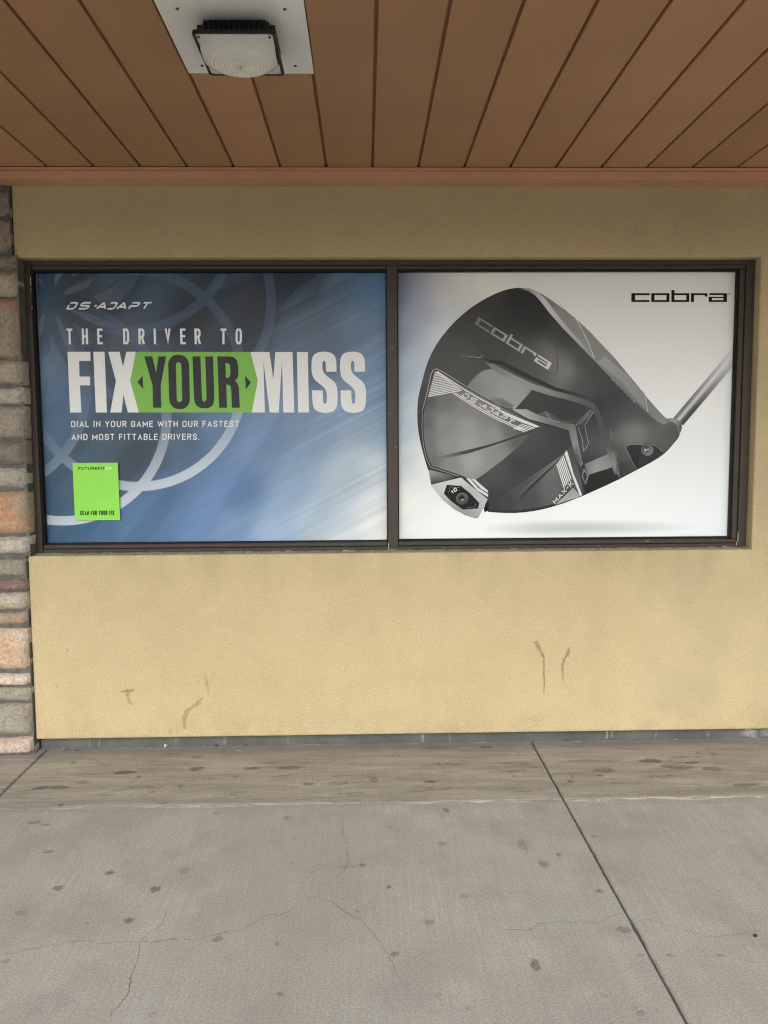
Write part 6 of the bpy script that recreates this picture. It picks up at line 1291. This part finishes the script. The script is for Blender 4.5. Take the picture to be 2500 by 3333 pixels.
# squared lower-case wordmark; units: 934 wide, 117 high, letters 86 high
def wordmark(h):
    k = lambda x0, x1, z0, z1: ((x0 - 606) / 934, (x1 - 606) / 934, (249 - z1) / h, (249 - z0) / h)
    return [k(606, 643, 163, 249), k(643, 786, 163, 183), k(643, 784, 230, 249),
            k(800, 832, 163, 249), k(948, 978, 163, 249), k(832, 948, 163, 182), k(832, 948, 230, 249),
            k(996, 1026, 132, 249), k(1141, 1171, 163, 249), k(1026, 1141, 163, 182), k(1026, 1141, 230, 249),
            k(1187, 1217, 163, 249), k(1217, 1348, 163, 182), k(1321, 1348, 182, 195),
            k(1366, 1540, 163, 182), k(1503, 1540, 182, 249), k(1360, 1503, 198, 211), k(1360, 1393, 211, 249), k(1393, 1503, 231, 249)]
rects(T['clublogo'], wordmark(90), lambda t: tuple(.22 + .50 * t ** 1.3 for _ in range(3)))
for poly in text_polys('H.O.T.FACE', T['hot'], .17, gap=.3, wide=1.0): pr.add([poly], flat((.30, .30, .31)))
for poly in text_polys('MAX-K', T['maxk'], .22, gap=.22, wide=.9): pr.add([poly], flat((.66, .66, .66)))
for poly in text_polys('10', T['ten'], .24, gap=.25, wide=.8): pr.add([poly], flat((.72, .72, .72)))
for poly in wide_text(ADAPT, T['clubadapt'], .23, .25): pr.add([poly], flat((.72, .72, .72)))
pr.build('club_picture', post2)
pr = Print(SHEET_Y - .0003)
rects(T['logo'], wordmark(117), lambda t: (.012, .012, .013))
f = frame_map(T['reg'])
ring = [f((.5 + .5 * math.cos(2 * math.pi * i / 12), .5 + .5 * math.sin(2 * math.pi * i / 12))) for i in range(13)]
for poly in stroke_polys(ring, .0016): pr.add([poly], flat((.06, .06, .06)))
pr.build('wordmark', post2)['kind'] = 'stuff'

# ------------------------------------------------------------------ green sticker on the glass
S = D['sticker']
q = S['q']
stk = empty('sticker', (sum(p[0] for p in q) / 4, .1062, q[3][1]), 'small bright green sticker stuck low on the left pane over the blue poster', 'sticker')
LIME = (0.265, 0.70, 0.075)
bm = bmesh.new()
fv = [bm.verts.new((p[0], .1050, p[1])) for p in (q[3], q[2], q[1], q[0])]
bv = [bm.verts.new((p[0], .1074, p[1])) for p in (q[3], q[2], q[1], q[0])]
bm.faces.new(fv)
for i in range(4): bm.faces.new((fv[i], bv[i], bv[(i + 1) % 4], fv[(i + 1) % 4]))
link('vinyl_sheet', bm_mesh('vinyl_sheet', bm), plain('green_vinyl', LIME, .4, .3, var=.02), stk)
pr = Print(.10485)
for poly in text_polys('FUTUREFIT', S['t1'], .22, gap=.22, wide=1.2): pr.add([poly], flat((.02, .035, .015)))
for poly in text_polys('33', S['t2'], .22, gap=.22, wide=1.2): pr.add([poly], flat(WHITE))
for poly in text_polys('SCAN FOR YOUR FIX', S['t3'], .16, gap=.20, wide=.62): pr.add([poly], flat((.02, .035, .015)))
pr.build('sticker_lettering', stk)['kind'] = 'stuff'

# ------------------------------------------------------------------ canopy and soffit
SZ = 2.857
CY = -3.0
can = empty('canopy', (0, -1.5, SZ), 'brown metal canopy soffit of long narrow panels over the walkway', 'canopy')
PW, G = .2152, .0115
prof = [(-PW / 2 + G / 2, .016), (-PW / 2 + G / 2, .0022), (-PW / 2 + G / 2 + .0022, 0), (PW / 2 - G / 2 - .0022, 0), (PW / 2 - G / 2, .0022), (PW / 2 - G / 2, .016)]
verts = [(x, y, z) for y in (0.0, CY + .1735) for x, z in prof]
pm = mesh_of('soffit_panel', verts, [(j, j + 6, j + 7, j + 1) for j in range(5)] + [(0, 1, 2, 3, 4, 5)])
for k in range(-24, 40):
    link('soffit_panel', pm, M_SOFFIT, can, loc=(-1.464 + PW * (k + .5), -.1735, SZ + .0012 * noise.noise(Vector((k * 1.7, 2, 3)))))
box('soffit_backing', M_SOFFIT_BACK, can, -6.9, 7.2, CY, .02, SZ + .0135, SZ + .03)
bm = bmesh.new()
add_box(bm, -6.9, 7.2, -.1265, .0, 2.8205, 2.8535, bevel=.002)
add_box(bm, -6.9, 7.2, -.1690, -.002, 2.8540, 2.8555)
link('wall_trim', bm_mesh('wall_trim', bm), M_TRIM, can)
box('fascia', M_TRIM, can, -6.9, 7.2, CY - .05, CY, SZ - .16, 3.45, bevel=.004)  # unseen front edge, hung low to dim the wall above the window
box('roof_deck', M_ROOF, can, -6.9, 7.2, CY + .001, .60, SZ + .045, 3.30)

# ------------------------------------------------------------------ mounting plate and light
plate = empty('mounting_plate', (-.385, -1.36, SZ - .004), 'glossy white square plate screwed to the brown soffit behind the lamp', 'plate')
box('plate_sheet', M_PLATE, plate, -.601, -.169, -1.600, -1.125, SZ - .0045, SZ - .0012, bevel=.0008)
for x in (-.543, -.228):
    for y in (-1.541, -1.185):
        bm = bmesh.new()
        bmesh.ops.create_cone(bm, cap_ends=True, segments=10, radius1=.0035, radius2=.0058, depth=.004, matrix=Matrix.Translation((x, y, SZ - .0064)))
        link('screw', bm_mesh('screw', bm), M_SCREW, plate)
lamp = empty('ceiling_light', (-.385, -1.395, SZ - .005), 'square black canopy light with a clear ribbed lens on the white plate', 'light')
LX, LY = -.3825, -1.393
def rsq(hx, hy, r, n=5):
    pts = []
    for cx, cy, a0 in ((1, -1, -90), (1, 1, 0), (-1, 1, 90), (-1, -1, 180)):
        for i in range(n + 1):
            a = math.radians(a0 + 90 * i / n)
            pts.append((cx * (hx - r) + r * math.cos(a), cy * (hy - r) + r * math.sin(a)))
    return pts
def loft(name, rings, mat, parent, cap0=True, cap1=True, smooth=False):
    verts, faces = [], []
    n = len(rings[0][0])
    for pts, z in rings: verts += [(LX + p[0], LY + p[1], z) for p in pts]
    for k in range(len(rings) - 1):
        for i in range(n):
            a, b = k * n + i, k * n + (i + 1) % n
            faces.append((a, b, b + n, a + n))
    if cap0: faces.append(tuple(range(n))[::-1])
    if cap1: faces.append(tuple(range((len(rings) - 1) * n, len(rings) * n)))
    return link(name, mesh_of(name, verts, faces), mat, parent, smooth=smooth)
ZT = SZ - .0047
ZR = SZ - .066
h = loft('housing', [(rsq(.100, .085, .020), ZT), (rsq(.106, .092, .022), ZT - .012), (rsq(.112, .102, .022), ZR + .012), (rsq(.120, .128, .02), ZR + .0085)], M_HOUSING, lamp)
bm = bmesh.new()
for k in range(13):
    x = LX - .09 + .015 * k
    add_box(bm, x - .0014, x + .0014, LY - .112, LY - .080, ZR + .014, ZT - .010, bevel=.0008)
for k in range(11):
    y = LY - .08 + .016 * k
    add_box(bm, LX - .118, LX - .100, y - .0014, y + .0014, ZR + .014, ZT - .012, bevel=.0008)
    add_box(bm, LX + .100, LX + .118, y - .0014, y + .0014, ZR + .014, ZT - .012, bevel=.0008)
link('cooling_fins', bm_mesh('cooling_fins', bm), M_HOUSING, h)
loft('rim', [(rsq(.1225, .139, .013), ZR + .0080), (rsq(.1245, .141, .013), ZR + .004), (rsq(.1235, .140, .012), ZR - .0015), (rsq(.1150, .1315, .010), ZR - .0020), (rsq(.1145, .1310, .010), ZR + .004)], M_HOUSING, lamp)
def mat_lens():
    n = N('ribbed_lens')
    c = n.attr('tone')
    n.set(n.b, 'Transmission Weight', 0.0)
    n.set(n.b, 'IOR', 1.45)
    n.set(n.b, 'Coat Weight', 0.25)
    return n.fin(c, 0.10, 0.5)
NR, NA = 96, 120
verts, cols = [(LX, LY, ZR - .040)], [(.72, .68, .50)]
shape = rsq(.1145, .1308, .010)
def edge_r(a):
    ca, sa = math.cos(a), math.sin(a)
    return min(.1143 / max(1e-6, abs(ca)), .1307 / max(1e-6, abs(sa)))
for i in range(1, NR + 1):
    t = i / NR
    for j in range(NA):
        a = 2 * math.pi * j / NA
        # square outside, round inside
        e = edge_r(a); rr_ = .108
        r = t * (rr_ * (1 - t ** 6) + min(e, .1700) * t ** 6)
        dome = .038 * math.sqrt(max(0, 1 - min(1, (r / .128) ** 2)))
        ridge = .0016 * (abs((r / .0115) % 1 - .5) * 2) if .022 < r < .100 else 0
        flute = .0007 * math.sin(a * 40) if r < .10 else .0005 * math.sin(a * 60)
        verts.append((LX + r * math.cos(a), LY + r * math.sin(a), ZR - .0005 - dome - ridge - flute))
        warm = math.exp(-(r / .020) ** 2)
        gr = .76 + .30 * (((r / .0115) % 1) - .5) if .02 < r < .10 else .66
        cols.append((gr * (1 - warm) + .78 * warm, gr * (1 - warm) + .74 * warm, (gr - .035) * (1 - warm) + .50 * warm))
faces = [(0, 1 + (j + 1) % NA, 1 + j) for j in range(NA)]
for i in range(NR - 1):
    for j in range(NA):
        a, b = 1 + i * NA + j, 1 + i * NA + (j + 1) % NA
        faces.append((a, b, b + NA, a + NA))
link('lens', mesh_of('lens', verts, faces, np.array(cols)), mat_lens(), lamp)
for x in (-1, 1):
    for y in (-1, 1):
        bm = bmesh.new()
        bmesh.ops.create_cone(bm, cap_ends=True, segments=10, radius1=.0038, radius2=.0045, depth=.004, matrix=Matrix.Translation((LX + x * .106, LY + y * .1225, ZR - .0065)))
        link('corner_screw', bm_mesh('corner_screw', bm), M_SCREW, lamp)

# ------------------------------------------------------------------ fallen leaves and a pebble
def leaf(p, ln, wd, rot, curl, colour, label, group='dry leaves along the foot of the wall', name='leaf'):
    verts, faces = [], []
    n = 7
    for i in range(n):
        t = i / (n - 1)
        w = wd * math.sin(math.pi * min(1, max(.02, t)) ** .8) * .5 + .0006
        lift = curl * (math.sin(t * 3.0)) + .002
        for k in (-1, 0, 1):
            verts.append(((t - .5) * ln, w * k, lift + (abs(k) * w * .55) + .0012))
    for i in range(n - 1):
        for k in range(2):
            a = i * 3 + k
            faces.append((a, a + 3, a + 4, a + 1))
    me = mesh_of('leaf', verts, faces)
    o = link(name, me, plain('dry_leaf', colour, .75, .2, var=.3, scale=120), None, smooth=True)
    o.location = (p[0], p[1], .001); o.rotation_euler = (0, 0, rot)
    o['label'] = label; o['category'] = 'leaf' if name == 'leaf' else 'litter'
    if group: o['group'] = group
LV = D['leaves']
leaf(LV[0], .034, .016, .5, .010, (.36, .22, .10), 'largest curled tan leaf on the walkway next to the stone pier')
leaf(LV[1], .030, .010, .1, .004, (.16, .07, .04), 'flat reddish brown leaf just right of the large tan leaf')
leaf(LV[2], .022, .018, 1.2, .012, (.56, .48, .36), 'pale cream upright leaf against the plinth under the left pane')
leaf(LV[3], .018, .010, .3, .005, (.42, .30, .15), 'tan leaf beside the dark red leaf at the plinth')
leaf(LV[4], .022, .012, -.4, .006, (.13, .018, .020), 'dark red leaf lying at the foot of the plinth')
leaf(LV[5], .018, .006, .1, .002, (.05, .035, .025), 'thin blackish leaf at the plinth below the middle of the window')
leaf(LV[6], .020, .018, .8, .010, (.48, .15, .045), 'bright orange leaf at the plinth, rightmost of the dry leaves')
leaf(LV[7], .018, .010, 1.0, .010, (.06, .045, .035), 'dark crumpled leaf left of the grey leaf at the plinth')
leaf(LV[8], .022, .010, .2, .008, (.22, .19, .16), 'grey brown curled leaf between the dark and the orange leaf')
leaf(LV[9], .030, .005, -.1, .006, (.66, .64, .60), 'white curled sliver of litter on the walkway below the window', group=None, name='litter_scrap')
bm = bmesh.new()
bmesh.ops.create_icosphere(bm, subdivisions=2, radius=1)
for v in bm.verts:
    v.co = v.co * (1 + .2 * noise.noise(v.co * 1.7)); v.co = Vector((v.co.x * .0065, v.co.y * .006, v.co.z * .004 + .0035))
o = link('pebble', bm_mesh('pebble', bm), plain('dark_pebble', (.03, .025, .022), .8, .2), None, smooth=True)
o.location = (D['pebble'][0], D['pebble'][1], 0)
o['label'] = 'small dark pebble lying on the slab right of the diagonal joint'; o['category'] = 'pebble'
